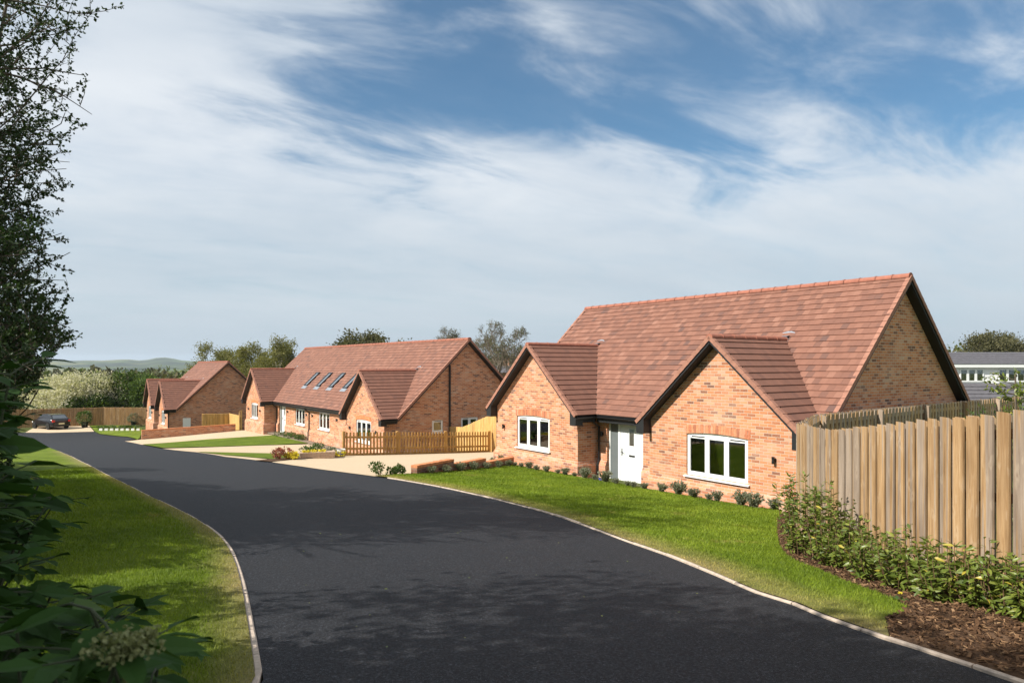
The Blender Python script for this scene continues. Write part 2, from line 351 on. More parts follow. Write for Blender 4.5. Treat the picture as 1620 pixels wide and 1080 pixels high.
def m_chip():
    m, t, b, o = newmat('bark_chip'); tone = attr(t, 'tone')
    setb(t, b, ramp(t, tone, [(0, (.035, .018, .010)), (.5, (.12, .065, .032)), (.8, (.25, .15, .08)), (1, (.42, .28, .15))]), .9, .2); return m
M_CHIP = m_chip()
def m_field():
    m, t, b, o = newmat('field_ground'); p = pos(t); a = noise(t, p, .012, 5, .6); f = noise(t, p, .5, 4)
    setb(t, b, ramp(t, mathn(t, 'ADD', mathn(t, 'MULTIPLY', a, .7), mathn(t, 'MULTIPLY', f, .3)), [(.35, (.05, .06, .02)), (.5, (.075, .09, .025)), (.65, (.12, .13, .045))]), .95, .1); return m
M_FIELD = m_field()
def m_hill():
    m, t, b, o = newmat('hill_fields'); p = pos(t)
    a = noise(t, mapping(t, p, (.0030, .0012, .002)), 1, 6, .65); v = t.nodes.new('ShaderNodeTexVoronoi'); v.inputs['Scale'].default_value = .004; L(t, p, v.inputs['Vector'])
    c1 = ramp(t, v.outputs['Color'], [(.2, (.05, .075, .025)), (.5, (.10, .135, .04)), (.8, (.15, .15, .06))])
    setb(t, b, mixc(t, ramp(t, a, [(.45,(0,0,0)),(.56,(1,1,1))]), c1, (.03, .042, .02)), .95, .1); return m
M_HILL = m_hill()
# ------------------------------------------------------------------ the lie of the land (heights relative to the lens, metres)
CP = np.array([  # x, y, z
 (0,0,-1.63),(3,3,-1.86),(-3,2.5,-1.66),(4.55,6.3,-2.26),(4.83,10.4,-2.83),(5.2,12.3,-3.0),(6.7,14.2,-3.2),
 (6.28,16.33,-3.44),(5.26,17.76,-3.45),(3.99,19.57,-3.50),(2.14,22.18,-3.56),(-.48,25.88,-3.62),
 (-21.02,53.55,-5.08),(-18.14,49.59,-5.0),(-13.12,44.15,-4.89),(-10.06,39.95,-4.86),(-7.0,28.4,-3.77),(-1.1,33.0,-4.20),
 (-7.67,22.4,-3.27),(-26.8,49.4,-5.39),(-33.6,62.0,-6.3),(-42,70.7,-6.2),(-30,56,-5.9),(-2.6,17.5,-2.98),(-.2,14.6,-2.78),
 (-9,12,-2.30),(-15,25,-3.35),(-2.4,6.2,-2.07),(-5.0,10.4,-2.33),
 (40,40,-4.8),(30,10,-2.6),(-40,20,-3.4),(-70,65,-6.4),(20,70,-6.4),(-20,95,-7.2),(0,-25,-.9),(-25,0,-1.9),(12,2,-2.1),(70,60,-5.6),(16,24,-3.5)], float)
def _phi(d2): return d2*np.log(d2+1e-9)*.5
def _solve():
    n = len(CP); d2 = ((CP[:,None,:2]-CP[None,:,:2])**2).sum(-1)
    A = np.zeros((n+3, n+3)); A[:n,:n] = _phi(d2)+np.eye(n)*6.0
    A[:n,n] = 1; A[:n,n+1:] = CP[:,:2]; A[n,:n] = 1; A[n+1:,:n] = CP[:,:2].T
    return np.linalg.solve(A, np.r_[CP[:,2], 0, 0, 0])
_W = _solve()
def ground_np(x, y):
    x = np.asarray(x, float); y = np.asarray(y, float)
    xs = np.clip(x, -75, 75); ys = np.clip(y, -30, 100)
    d2 = (xs[...,None]-CP[:,0])**2+(ys[...,None]-CP[:,1])**2
    z = _phi(d2)@_W[:-3]+_W[-3]+_W[-2]*xs+_W[-1]*ys
    r = np.hypot(x, y-30); t = np.clip((r-60)/110, 0, 1); t = t*t*(3-2*t)
    far = -9-np.clip(r-60, 0, 420)*.045
    return z*(1-t)+far*t+CZ
def gz(x, y): return float(ground_np(x, y))
def ray(px, py): return np.array([(px-CXP)/FPX, 1.0, (YH-py)/FPX])
def G(px, py):
    """where the sight line of photo pixel (px, py) meets the ground"""
    d = ray(px, py); ts = np.geomspace(1.2, 160, 260)
    h = CZ+d[2]*ts-ground_np(d[0]*ts, ts); k = int(np.argmax(h < 0)) if (h < 0).any() else len(ts)-1
    a, b = ts[max(k-1, 0)], ts[k]
    for _ in range(30):
        m = (a+b)/2
        if CZ+d[2]*m-gz(d[0]*m, m) > 0: a = m
        else: b = m
    return (d[0]*a, a)
def GP(*pp): return [G(*p) for p in pp]
def smooth_line(pts, step=.4):
    """Catmull-Rom through plan points, resampled"""
    P = [np.array(p, float) for p in pts]; P = [2*P[0]-P[1]]+P+[2*P[-1]-P[-2]]; out = []
    for i in range(1, len(P)-2):
        n = max(1, int(np.linalg.norm(P[i+1]-P[i])/step))
        for k in range(n):
            t = k/n; a, b, c, d = P[i-1], P[i], P[i+1], P[i+2]
            out.append(.5*((2*b)+(-a+c)*t+(2*a-5*b+4*c-d)*t*t+(-a+3*b-3*c+d)*t**3))
    out.append(P[-2]); return [tuple(p) for p in out]
def inpoly(x, y, poly):
    x = np.asarray(x); y = np.asarray(y); c = np.zeros(x.shape, bool); n = len(poly)
    for i in range(n):
        (x0, y0), (x1, y1) = poly[i], poly[i-1]
        if y0 == y1: continue
        c ^= ((y0 > y) != (y1 > y)) & (x < (x1-x0)*(y-y0)/(y1-y0)+x0)
    return c
def linedist(x, y, line):
    d = np.full(np.shape(x), 1e9)
    for (x0, y0), (x1, y1) in zip(line[:-1], line[1:]):
        dx, dy = x1-x0, y1-y0; l2 = dx*dx+dy*dy+1e-12
        t = np.clip(((x-x0)*dx+(y-y0)*dy)/l2, 0, 1); d = np.minimum(d, np.hypot(x-x0-t*dx, y-y0-t*dy))
    return d
def sheet(name, poly, mat, off, step=1.0, edge=None, ewid=.35, kind='structure', zf=None):
    """a ground sheet clipped to a plan outline, draped on the land"""
    bm = bmesh.new(); vs = [bm.verts.new((p[0], p[1], 0)) for p in poly]
    for t in mgeo.tessellate_polygon([[Vector((p[0], p[1], 0)) for p in poly]]):
        try: bm.faces.new([vs[i] for i in t])
        except ValueError: pass
    xs = [p[0] for p in poly]; ys = [p[1] for p in poly]
    for ax, lo, hi in ((0, min(xs), max(xs)), (1, min(ys), max(ys))):
        k = math.floor(lo/step)+1
        while k*step < hi:
            co = Vector((k*step, 0, 0)) if ax == 0 else Vector((0, k*step, 0)); no = Vector((1, 0, 0)) if ax == 0 else Vector((0, 1, 0))
            bmesh.ops.bisect_plane(bm, geom=bm.verts[:]+bm.edges[:]+bm.faces[:], plane_co=co, plane_no=no); k += 1
    bmesh.ops.triangulate(bm, faces=bm.faces)
    if bm.verts:
        co = np.array([v.co[:2] for v in bm.verts]); z = ground_np(co[:,0], co[:,1])+off
        if zf is not None: z = zf(co[:,0], co[:,1], z)
        for v, zz in zip(bm.verts, z): v.co.z = zz
    bmesh.ops.recalc_face_normals(bm, faces=bm.faces)
    if sum(f.normal.z for f in bm.faces) < 0: bmesh.ops.reverse_faces(bm, faces=bm.faces)
    me = bpy.data.meshes.new(name); bm.to_mesh(me); bm.free()
    if edge is not None:
        co = np.zeros(len(me.vertices)*3, np.float32); me.vertices.foreach_get('co', co); co = co.reshape(-1, 3)
        e = np.clip(1-linedist(co[:,0], co[:,1], edge)/ewid, 0, 1)
        a = me.attributes.new('edge', 'FLOAT', 'POINT'); a.data.foreach_set('value', e.astype(np.float32))
    me.polygons.foreach_set('use_smooth', [True]*len(me.polygons))
    return link(name, me, mat, kind=kind)

# base land: polar grid out to the hills
def land():
    rs = np.r_[0.6, np.arange(2, 60, 2.0), np.geomspace(60, 2600, 60)]; na = 144
    an = np.linspace(0, 2*np.pi, na, endpoint=False)
    X = rs[:,None]*np.sin(an); Y = 20+rs[:,None]*np.cos(an); Z = ground_np(X, Y)-.10
    V = np.c_[X.ravel(), Y.ravel(), Z.ravel()]; F = []
    for i in range(len(rs)-1):
        k = np.arange(na); F.append(np.c_[i*na+k, (i+1)*na+k, (i+1)*na+(k+1) % na, i*na+(k+1) % na][:, ::-1])
    V = np.r_[V, [[0, 20, gz(0, 20)-.10]]]; Fq = np.concatenate(F)
    o = link('ground', np_mesh('ground', V, Fq, smooth=True), M_FIELD, kind='structure')
    return o
land()
def hills():
    an = np.radians(np.linspace(-75, 75, 260)); rr = np.array([2300, 2700, 3100, 3500, 3900, 4300, 4700, 5200, 5800, 6500, 8000.])
    A, Rr = np.meshgrid(an, rr, indexing='ij')
    px = CXP+FPX*np.tan(np.clip(A, -1.2, 1.2))
    prof = np.interp(px, [-2500,-600,-200,60,120,180,205,225,243,250,258,275,285,300,330,500,800,1200,2000,4000], [562,568,572,571,571.5,570,570,571.5,569,567,566,567.5,570,571.5,573,571,574,572,570,566])
    prof = prof+.5*np.sin(px*.05)+.35*np.sin(px*.117+1)
    crest = (YH-prof)/FPX*5200
    low = -34+10*np.sin(A*9+Rr*.004)+6*np.sin(A*23+Rr*.002)
    t = np.clip((Rr-2300)/(5200-2300), 0, 1); t = t**1.5
    Z = low*(1-t)+crest*t+CZ
    Z = np.where(Rr > 5300, CZ+crest-40-(Rr-5300)*.03, Z)
    X = Rr*np.sin(A); Y = Rr*np.cos(A); n, k = A.shape
    I = np.arange(n*k).reshape(n, k); F = np.stack([I[:-1,:-1], I[:-1,1:], I[1:,1:], I[1:,:-1]], -1).reshape(-1, 4)
    link('hills', np_mesh('hills', np.c_[X.ravel(), Y.ravel(), Z.ravel()], F, smooth=True), M_HILL, kind='structure')
hills()

# ------------------------------------------------------------------ road, kerbs, lawns, drives (outlines from the photo, draped on the land)
RE = GP((1400,1012),(1294,974),(1261,958.6),(1194,937.8),(1130.6,910),(1055.6,879.4),(1000,860),(925,832),(860,810),(760,784.4),(676.6,766.8),(620,757.3),(592,753.5))
RE = [(4.05, .2), (3.75, 2.6), G(1567,1066.8), G(1480,1036)]+RE               # right edge, near to far
RD = GP((511,743),(428,730.7),(355.6,722.4),(309,715),(257,709.5),(223,703),(197,698))
LE = GP((416.7,1074),(408.3,1024),(400,980),(388.9,924.4),(375,882.8),(361,859),(338.9,838.3),(305.6,817.5),(266.7,798),(227.8,780),(173.4,753),(144.5,737.4),(118,724.2),(95,714))
LE = [(-1.05, -1.5), (-1.3, 2.2)]+LE
LE2 = GP((66,704),(20,696))+[(-60, 50)]
REs = smooth_line(RE); LEs = smooth_line(LE)
far = [(-62, 62)]+GP((60,684),(78,684.4),(149,682.5),(157.8,686.7),(180,689.3),(202,691),(223,692))
road_poly = REs+RD+far[::-1]+LE2[::-1]+LEs[::-1]
road_poly = [(3.6, -6)]+road_poly+[(-1.0, -6)]
sheet('road', road_poly, M_ASPHALT, 0.0, 1.0)
rng = np.random.default_rng(5)
def kerb(name, line, width, side, seg=.9, top=.035, jit=.004):
    root = bpy.data.objects.new(name, None); C.objects.link(root); root['kind'] = 'structure'
    P = np.array(line); s = np.r_[0, np.cumsum(np.hypot(*np.diff(P, axis=0).T))]; n = int(s[-1]/seg)
    for i in range(n):
        a, b = i*seg+.006, (i+1)*seg-.006
        cs = []
        for t in (a, (a+b)/2, b):
            x = np.interp(t, s, P[:,0]); y = np.interp(t, s, P[:,1]); t2 = min(t+.05, s[-1]); t1 = max(t-.05, 0)
            dx = np.interp(t2, s, P[:,0])-np.interp(t1, s, P[:,0]); dy = np.interp(t2, s, P[:,1])-np.interp(t1, s, P[:,1]); l = math.hypot(dx, dy)
            cs.append((x, y, -dy/l*side, dx/l*side))
        mb = MB(); j = rng.normal(0, jit); prof = []
        for x, y, nx, ny in cs:
            z = gz(x, y); h = top+j
            prof.append([(x, y, z-.12), (x, y, z+h-.008), (x+nx*.010, y+ny*.010, z+h), (x+nx*(width-.010), y+ny*(width-.010), z+h), (x+nx*width, y+ny*width, z+h-.008), (x+nx*width, y+ny*width, z-.12)])
        for q in range(2):
            for k in range(6): mb.poly([prof[q][k], prof[q][(k+1) % 6], prof[q+1][(k+1) % 6], prof[q+1][k]])
        mb.poly(prof[0][::-1]); mb.poly(prof[2])
        mb.build('edging_stone', M_CONC, root)
kerb('kerb_right', REs, .045, -1, .9, .022)
kerb('kerb_left', LEs, .048, 1, .6, .018)

# lawn in front of the near house
H1 = dict(o=(6.578, 15.387, -3.818+CZ), th=.955, L=13.084)
H2 = dict(o=(-6.308, 32.85, -4.836+CZ), th=.941, L=25.02)
H3 = dict(o=(-28.80, 56.52, -5.91+CZ), th=.955, L=12.81)
def hw(h, x, y):
    c, s = math.cos(h['th']), math.sin(h['th']); return (h['o'][0]+c*x+s*y, h['o'][1]-s*x+c*y)
bed_edge = smooth_line(GP((1400,979),(1430,973),(1436,964),(1412,950),(1380.6,937.8),(1333,920),(1297,904),(1266.7,893),(1241.7,876.7),(1231,854),(1229,824)), .3)
lawn_back = [hw(H1, -.35, -.28), hw(H1, -4.9, -.28), hw(H1, -5.0, -.25), hw(H1, -8.2, -.25), hw(H1, -11.2, -.2)]
inner = [(p[0]+.05*1, p[1]) for p in REs]
def offset(line, d):
    out = []; P = [np.array(p) for p in line]
    for i in range(len(P)):
        t = P[min(i+1, len(P)-1)]-P[max(i-1, 0)]; t = t/np.linalg.norm(t); out.append(tuple(P[i]+np.array([-t[1], t[0]])*d))
    return out
kR = offset(REs, -.042); kL = offset(LEs, .045)
i0 = min(range(len(kR)), key=lambda i: math.hypot(kR[i][0]-G(1385,1007)[0], kR[i][1]-G(1385,1007)[1]))
wall_line = [G(655,750.5), hw(H1, -11.15, -.2)]
lawn1 = kR[i0:]+[wall_line[0]]+lawn_back[::-1]+bed_edge[::-1]
sheet('lawn_front', lawn1, M_LAWN, .028, .35, edge=kR[i0:], ewid=.7)
left_lawn = kL+LE2[:1]+[(-40, 36), (-40, -8), (-1.2, -8)]
sheet('lawn_left', left_lawn, M_LAWN, .026, .5, edge=kL, ewid=.3)
# planting bed with bark mulch along the fence
fA, fB, fC, fD, fE = (4.83, 10.4), (4.45, 3.0), (5.2, 12.3), (6.56, 14.6), (17.5, 23.4)
bed = kR[:i0+1]+bed_edge+[hw(H1, -.3, -.25), hw(H1, .6, -.2), fD, fC, fA, fB, (4.4, .1)]
sheet('mulch_bed', bed, M_SOIL, .02, .35)
garden = [(4.42, .1), fB, fA, fC, fD, hw(H1, .4, .2), hw(H1, 0, 3), hw(H1, 0, 9.5), (22, 34), (34, 20), (20, -4)]
sheet('side_garden', garden, M_LAWN, .012, 1.0)
# sand-coloured resin drives
dr1 = [G(428,730.7), G(511,743), REs[-1], wall_line[0], wall_line[1], hw(H1, -12.8, .28), hw(H1, -13.0, 1.5), hw(H1, -13.0, 9), (2, 36), (-1.0, 34.4), (-4.9, 31.7), (-6.9, 28.6), G(500,722), G(460,727)]
sheet('driveway', dr1, M_DRIVE, .012, .8)
dr2 = GP((257,709.5),(309,715),(355.6,722.4),(428,730.7),(440,727),(520,722),(538,712),(488,702.5),(407.4,704.8))
sheet('driveway_middle', dr2, M_DRIVE, .010, .8)
dr3 = GP((197,698),(223,703),(258,708))+[G(445,688.5), hw(H2, -17.6, 1.1), hw(H2, -20.0, 1.1), hw(H2, -20.4, .25), hw(H2, -25.6, .25), (-26.9, 49.5)]
sheet('driveway_far', dr3, M_DRIVE, .010, .8)
dr4 = GP((78,684.4),(149,682.5),(141,673.3),(113,673),(60,673.5),(40,684))
sheet('driveway_end', dr4, M_DRIVE, .012, 1.0)
lawn2 = GP((225,703.2),(330,695),(443.7,688),(449,689.2),(487.8,701.4),(407.4,704.8),(257,708.7))
sheet('lawn_striped', lawn2, M_LAWN2, .03, .8)
lawn3 = GP((311,715.1),(430.7,717.6),(505,717.3),(500,723.5),(431,727.2),(355.6,720.4))
sheet('lawn_strip', lawn3, M_LAWN2, .03, .8)
lawn4 = GP((223,691.7),(202,690.7),(180,689),(158.5,686.4),(150.5,682.5),(142,673.4),(206,673),(225,678))+[(-27.2, 49.6)]
sheet('lawn_far', lawn4, M_LAWN, .03, 1.0)
bedp = GP((404,729),(428,731),(470,726.5),(545,723.5),(545,719.5),(500,722),(440,726))
sheet('flower_bed', bedp, M_SOIL, .035, .6)
# sunken path between the gables of the near house, with its low brick edge
def pz(h, x, y, z): p = hw(h, x, y); return (p[0], p[1], h['o'][2]+z)
# ------------------------------------------------------------------ the bungalows
GW, ZA, EV, OV = 2.61, 4.564, 2.204, .30        # gable half width, gable apex, eaves height, overhang
EY, RY, RZ = .872, 5.06, 6.219                  # eaves line, ridge line and ridge height of the main roof
GP_ = (ZA-EV)/GW; TP = (RZ-EV)/(RY-EY); WX, MY, SX = 2.36, 1.17, .25
BY = 2*RY-EY
def columns(mb, xs, bot, top, holes, to3, reveal, rdir):
    """wall sheet in vertical strips with openings; holes = (x0, x1, z0, ztop(x))"""
    br = set(xs)
    for h in holes:
        for k in range(h[4]+1): br.add(round(h[0]+(h[1]-h[0])*k/h[4], 5))
    br = sorted(br)
    for a, b in zip(br[:-1], br[1:]):
        if b-a < 1e-4: continue
        m = (a+b)/2; hs = [h for h in holes if h[0] < m < h[1]]
        if not hs: mb.poly([to3(a, bot), to3(b, bot), to3(b, top(b)), to3(a, top(a))])
        for h in hs:
            if h[2] > bot: mb.poly([to3(a, bot), to3(b, bot), to3(b, h[2]), to3(a, h[2])])
            mb.poly([to3(a, h[3](a)), to3(b, h[3](b)), to3(b, top(b)), to3(a, top(a))])
            i = lambda p: (p[0]+rdir[0]*reveal, p[1]+rdir[1]*reveal, p[2])
            mb.poly([to3(a, h[3](a)), i(to3(a, h[3](a))), i(to3(b, h[3](b))), to3(b, h[3](b))])
            mb.poly([to3(a, h[2]), to3(b, h[2]), i(to3(b, h[2])), i(to3(a, h[2]))])
            if abs(a-h[0]) < 1e-4: mb.poly([to3(a, h[2]), i(to3(a, h[2])), i(to3(a, h[3](a))), to3(a, h[3](a))])
            if abs(b-h[1]) < 1e-4: mb.poly([to3(b, h[2]), to3(b, h[3](b)), i(to3(b, h[3](b))), i(to3(b, h[2]))])
def window(root, x0, x1, z0, z1, y, arch=.0, label=None, axis='x', lights=3):
    """a casement window set in a wall; axis 'x' faces -Y, axis 'y' faces +X"""
    def T(u, v, z): return (u, v, z) if axis == 'x' else (-v, u, z)     # v: depth behind the wall face
    def bx(mb, a, b, v0, v1, c, d): return mb.hexa([T(a,v0,c),T(b,v0,c),T(b,v1,c),T(a,v1,c),T(a,v0,d),T(b,v0,d),T(b,v1,d),T(a,v1,d)])
    f = .055; yf = y+.045; mb = MB()
    bx(mb, x0, x1, yf, yf+.07, z0, z0+f); bx(mb, x0, x1, yf, yf+.07, z1-f, z1)
    bx(mb, x0, x0+f, yf, yf+.07, z0+f, z1-f); bx(mb, x1-f, x1, yf, yf+.07, z0+f, z1-f)
    w = (x1-x0-2*f)/lights
    for k in range(1, lights): c = x0+f+w*k; bx(mb, c-.022, c+.022, yf, yf+.07, z0+f, z1-f)
    fr = mb.build('window', M_WHITE, root)
    if label: fr['label'] = label
    for k in range(lights):
        a, b = x0+f+w*k+(.022 if k else 0), x0+f+w*(k+1)-(.022 if k < lights-1 else 0); g = .05; sb = MB()
        ys = yf-.015; c, d = z0+f, z1-f
        bx(sb, a, b, ys, ys+.055, c, c+g); bx(sb, a, b, ys, ys+.055, d-g, d); bx(sb, a, a+g, ys, ys+.055, c+g, d-g); bx(sb, b-g, b, ys, ys+.055, c+g, d-g)
        sb.build('sash', M_WHITE, fr)
        pb = MB(); bx(pb, a+g, b-g, ys+.024, ys+.030, c+g, d-g); pb.build('pane', M_GLASS, fr)
        if k != 1:
            tb = MB(); bx(tb, a+.1, b-.05, ys-.012, ys-.001, d-.012, d+.012); tb.build('trickle_vent', M_BLACK, fr)
    sl = MB(); sl.hexa([T(x0-.06,y-.07,z0-.055),T(x1+.06,y-.07,z0-.055),T(x1+.06,yf+.03,z0-.03),T(x0-.06,yf+.03,z0-.03),T(x0-.06,y-.07,z0-.025),T(x1+.06,y-.07,z0-.025),T(x1+.06,yf+.03,z0-.002),T(x0-.06,yf+.03,z0-.002)])
    sl.build('sill', M_WHITE, fr)
    if arch:
        ab = MB(); n = 10; P = [(x0+(x1-x0)*k/n, z1+.004+arch*(1-(2*k/n-1)**2)) for k in range(n+1)]
        front = [T(x0, yf+.01, z1-.001)]+[T(u, yf+.01, z) for u, z in P]+[T(x1, yf+.01, z1-.001)]
        back = [T(x0, yf+.06, z1-.001)]+[T(u, yf+.06, z) for u, z in P]+[T(x1, yf+.06, z1-.001)]
        ab.poly(front); ab.poly(back[::-1])
        for k in range(len(front)): ab.poly([front[k], back[k], back[(k+1) % len(front)], front[(k+1) % len(front)]])
        ab.build('arched_head', M_WHITE, fr)
    return fr
def soldier_arch(root, x0, x1, z1, y, arch, one_by_one):
    n = int((x1-x0+.12)/.078); mid = (x0+x1)/2; big = MB()
    for k in range(n):
        u = x0-.06+(x1-x0+.12)*(k+.5)/n; t = (2*(u-x0)/(x1-x0)-1); zb = z1+.012+arch*(1-min(1, t*t)); h = .215; lean = t*.10
        mb = MB() if one_by_one else big; hw_ = .033; dz = rng.normal(0, .004); dy = rng.normal(0, .0015)
        mb.hexa([(u-hw_, y-.006+dy, zb), (u+hw_, y-.006+dy, zb), (u+hw_, y+.02, zb), (u-hw_, y+.02, zb),
                 (u-hw_*1.08+lean*h, y-.006+dy, zb+h+dz), (u+hw_*1.08+lean*h, y-.006+dy, zb+h+dz), (u+hw_*1.08+lean*h, y+.02, zb+h+dz), (u-hw_*1.08+lean*h, y+.02, zb+h+dz)])
        if one_by_one: mb.build('brick', M_ARCHB[int(rng.integers(0, 5))], root)
    if not one_by_one: o = big.build('window_arch', M_ARCH, root); o['kind'] = 'stuff'
M_ARCHB = [plain('arch_brick_tone', c, .88, .2, 12, .2) for c in ((.50, .195, .10), (.43, .16, .085), (.53, .23, .12), (.36, .14, .08), (.50, .25, .15))]
def lamp(root, x, y, z, axis='x'):
    mb = MB(); s = (lambda a, b: (x+a, y-b)) if axis == 'x' else (lambda a, b: (x+b, y+a))
    cx, cy = s(0, .075); n = 10
    mb.lathe([(.0, -.085), (.036, -.085), (.036, -.01), (.031, 0), (.036, .01), (.036, .085), (.0, .085)], n, (cx, cy, z))
    p = [s(-.03, 0), s(.03, .04)]; mb.box(min(p[0][0], p[1][0]), max(p[0][0], p[1][0]), min(p[0][1], p[1][1]), max(p[0][1], p[1][1]), z-.05, z+.05)
    mb.build('wall_lamp', M_BLACK, root)
def downpipe(root, pts): 
    o = MB().tube(pts, .034, 10).build('downpipe', M_BLACK, root, smooth=False)
    for p in pts[2:-1:2]: MB().tube([(p[0], p[1], p[2]-.03), (p[0], p[1], p[2]+.03)], .042, 10).build('pipe_clip', M_BLACK, o)
def gutter(root, a, b, yz, axis):
    prof = [(math.cos(t)*.056, math.sin(t)*.056) for t in np.linspace(math.pi, 2*math.pi, 7)]; prof += [(p[0]*.88, p[1]*.88) for p in prof[::-1]]
    MB().prism([(yz[0]+p, yz[1]+q) for p, q in prof], a, b, axis).build('gutter', M_BLACK, root)
TG, TWD = .2335, .189
TILE_MB = MB().hexa([(-TWD/2+.0011, 0, .002), (TWD/2-.0011, 0, .002), (TWD/2-.0011, .30, -.010), (-TWD/2+.0011, .30, -.010), (-TWD/2+.0011, 0, .033), (TWD/2-.0011, 0, .033), (TWD/2-.0011, .30, .004), (-TWD/2+.0011, .30, .004)])
TILE_ME = TILE_MB.mesh('tile'); TILE_ME.materials.append(M_TILE)
TV = np.array(TILE_MB.v); TF = np.array(TILE_MB.f)
def tile_field(roof, slopes, camloc, nsep, rg):
    """slopes: list of (origin, along, up, ncols-length, rows-length, keep(x along, s up, local xyz))"""
    items = []
    for o, al, up, la, lu, keep in slopes:
        o, al, up = (np.array(v, float) for v in (o, al, up)); nrm = np.cross(al, up)
        rows = int(round(lu/TG)); g = lu/rows
        for r in range(rows):
            off = (r % 2)*TWD*.5; n = int(la/TWD)+1
            for k in range(n+1):
                u = k*TWD+off-TWD*.25
                if u < TWD*.35 or u > la-TWD*.35: continue
                p = o+al*u+up*(r*g)
                if not keep(p+up*g*.5): continue
                M = np.eye(4); M[:3,0] = al; M[:3,1] = up*(g/.2335); M[:3,2] = nrm; M[:3,3] = p+nrm*(rg.normal(0, .0012) if abs(al[0]) > .5 else 0)
                items.append((float(np.linalg.norm(p-camloc)) + (100 if abs(al[0]) < .5 else 0), M, float(np.clip(rg.normal(.5, .19) if abs(al[0]) > .5 else rg.normal(.42, .07), 0, 1))))
    items.sort(key=lambda t: t[0])
    for d, M, tn in items[:nsep]:
        t = bpy.data.objects.new('tile', TILE_ME); C.objects.link(t); t.parent = roof; t.matrix_local = Matrix(M.tolist()); t['tone'] = tn
    rest = items[nsep:]
    if rest:
        Ms = np.array([m for _, m, _ in rest]); V = np.einsum('nij,kj->nki', Ms[:,:3,:3], TV)+Ms[:,None,:3,3]
        F = (TF[None]+np.arange(len(rest))[:,None,None]*8).reshape(-1, 4)
        me = np_mesh('tile_field', V.reshape(-1, 3), F, np.repeat([t for _,_,t in rest], 6))
        o = link('tile_field', me, M_TILE, roof, kind='stuff')
def ridge(roof, a, b, one_by_one, r=.115):
    a, b = Vector(a), Vector(b); d = (b-a); n = max(1, round(d.length/.457)); d.normalize(); sd = d.cross(Vector((0, 0, 1))).normalized(); big = MB()
    for k in range(n):
        p, q = a+(b-a)*(k/n), a+(b-a)*((k+1)/n); mb = MB() if one_by_one else big; ang = np.linspace(-.25, math.pi+.25, 9); V = []
        for c, rr in ((p+d*.004, r), (q-d*.03, r), (q-d*.03, r+.014), (q-d*.004, r+.014)):
            V.append([tuple(c+sd*math.cos(t)*rr+Vector((0, 0, math.sin(t)*rr*.85-.045))) for t in ang])
        for i in range(3):
            for j in range(8): mb.poly([V[i][j], V[i][j+1], V[i+1][j+1], V[i+1][j]])
        if k == 0: mb.poly(V[0])
        if k == n-1: mb.poly(V[3][::-1])
        if one_by_one: mb.build('ridge_tile', M_RIDGE, roof)
    if not one_by_one: big.build('ridge_tiles', M_RIDGE, roof)
def slabpoly(mb, pts, th):
    P = [Vector(p) for p in pts]; n = (P[1]-P[0]).cross(P[2]-P[0]).normalized()
    if n.z < 0: n = -n
    lo = [tuple(p-n*th) for p in P]; mb.poly(pts); mb.poly(lo[::-1])
    for k in range(len(pts)): mb.poly([pts[k], lo[k], lo[(k+1) % len(pts)], pts[(k+1) % len(pts)]])
def rake(roof, a, b, inward, one_by_one, barge_d=.055):
    """verge: cloaked verge units along a rake from eave a to apex b; black bargeboard below, soffit back to the wall"""
    a, b = Vector(a), Vector(b); d = b-a; ln = d.length; d.normalize(); inw = Vector(inward); up = Vector((0, 0, 1)); nn = (up-d*d.z).normalized()
    n = round(ln/TG); big = MB()
    for k in range(n):
        p = a+d*(ln*k/n); mb = MB() if one_by_one else big; l = ln/n-.004; o = nn*.026
        c = [p-inw*.03-nn*.07, p+inw*.085-nn*.02, p+inw*.085-nn*.02+d*l, p-inw*.03-nn*.07+d*l]
        t0, t1 = o+nn*.006, o-nn*.004
        mb.hexa([tuple(v) for v in (p-inw*.03-nn*.075, p+inw*.085-nn*.01, p+d*l+inw*.085-nn*.018, p+d*l-inw*.03-nn*.083, p-inw*.03+t0, p+inw*.085+t0, p+d*l+inw*.085+t1, p+d*l-inw*.03+t1)])
        if one_by_one: mb.build('verge_tile', M_VERGE, roof)
    if not one_by_one: big.build('verge_tiles', M_VERGE, roof)
    e = MB(); q = [a-nn*.085, b-nn*.085]
    e.hexa([tuple(v) for v in (q[0]-nn*barge_d, q[0]-nn*barge_d+inw*.03, q[1]-nn*barge_d+inw*.03, q[1]-nn*barge_d, q[0], q[0]+inw*.03, q[1]+inw*.03, q[1])])
    s0, s1 = a-nn*(.085+barge_d*.8), b-nn*(.085+barge_d*.8)
    e.hexa([tuple(v) for v in (s0-nn*.02+inw*.03, s0-nn*.02+inw*(OV+.02), s1-nn*.02+inw*(OV+.02), s1-nn*.02+inw*.03, s0+inw*.03, s0+inw*(OV+.02), s1+inw*(OV+.02), s1+inw*.03)])
    e.build('bargeboard', M_BARGE, roof)
def box_end(roof, x, sgn, y0):
    """closed black foot of a gable's verge at the eaves"""
    mb = MB(); x1 = x-sgn*.30; zt = EV-.10
    for ya, yb in ((y0+.002, y0+OV+.01),):
        prof = [(x, zt), (x1, zt+.30*GP_), (x1, EV-.20-.13), (x-sgn*.02, EV-.20-.13)]
        mb.prism([(p, q) for p, q in prof], ya, yb, 'y')
    mb.build('box_end', M_BARGE, roof)
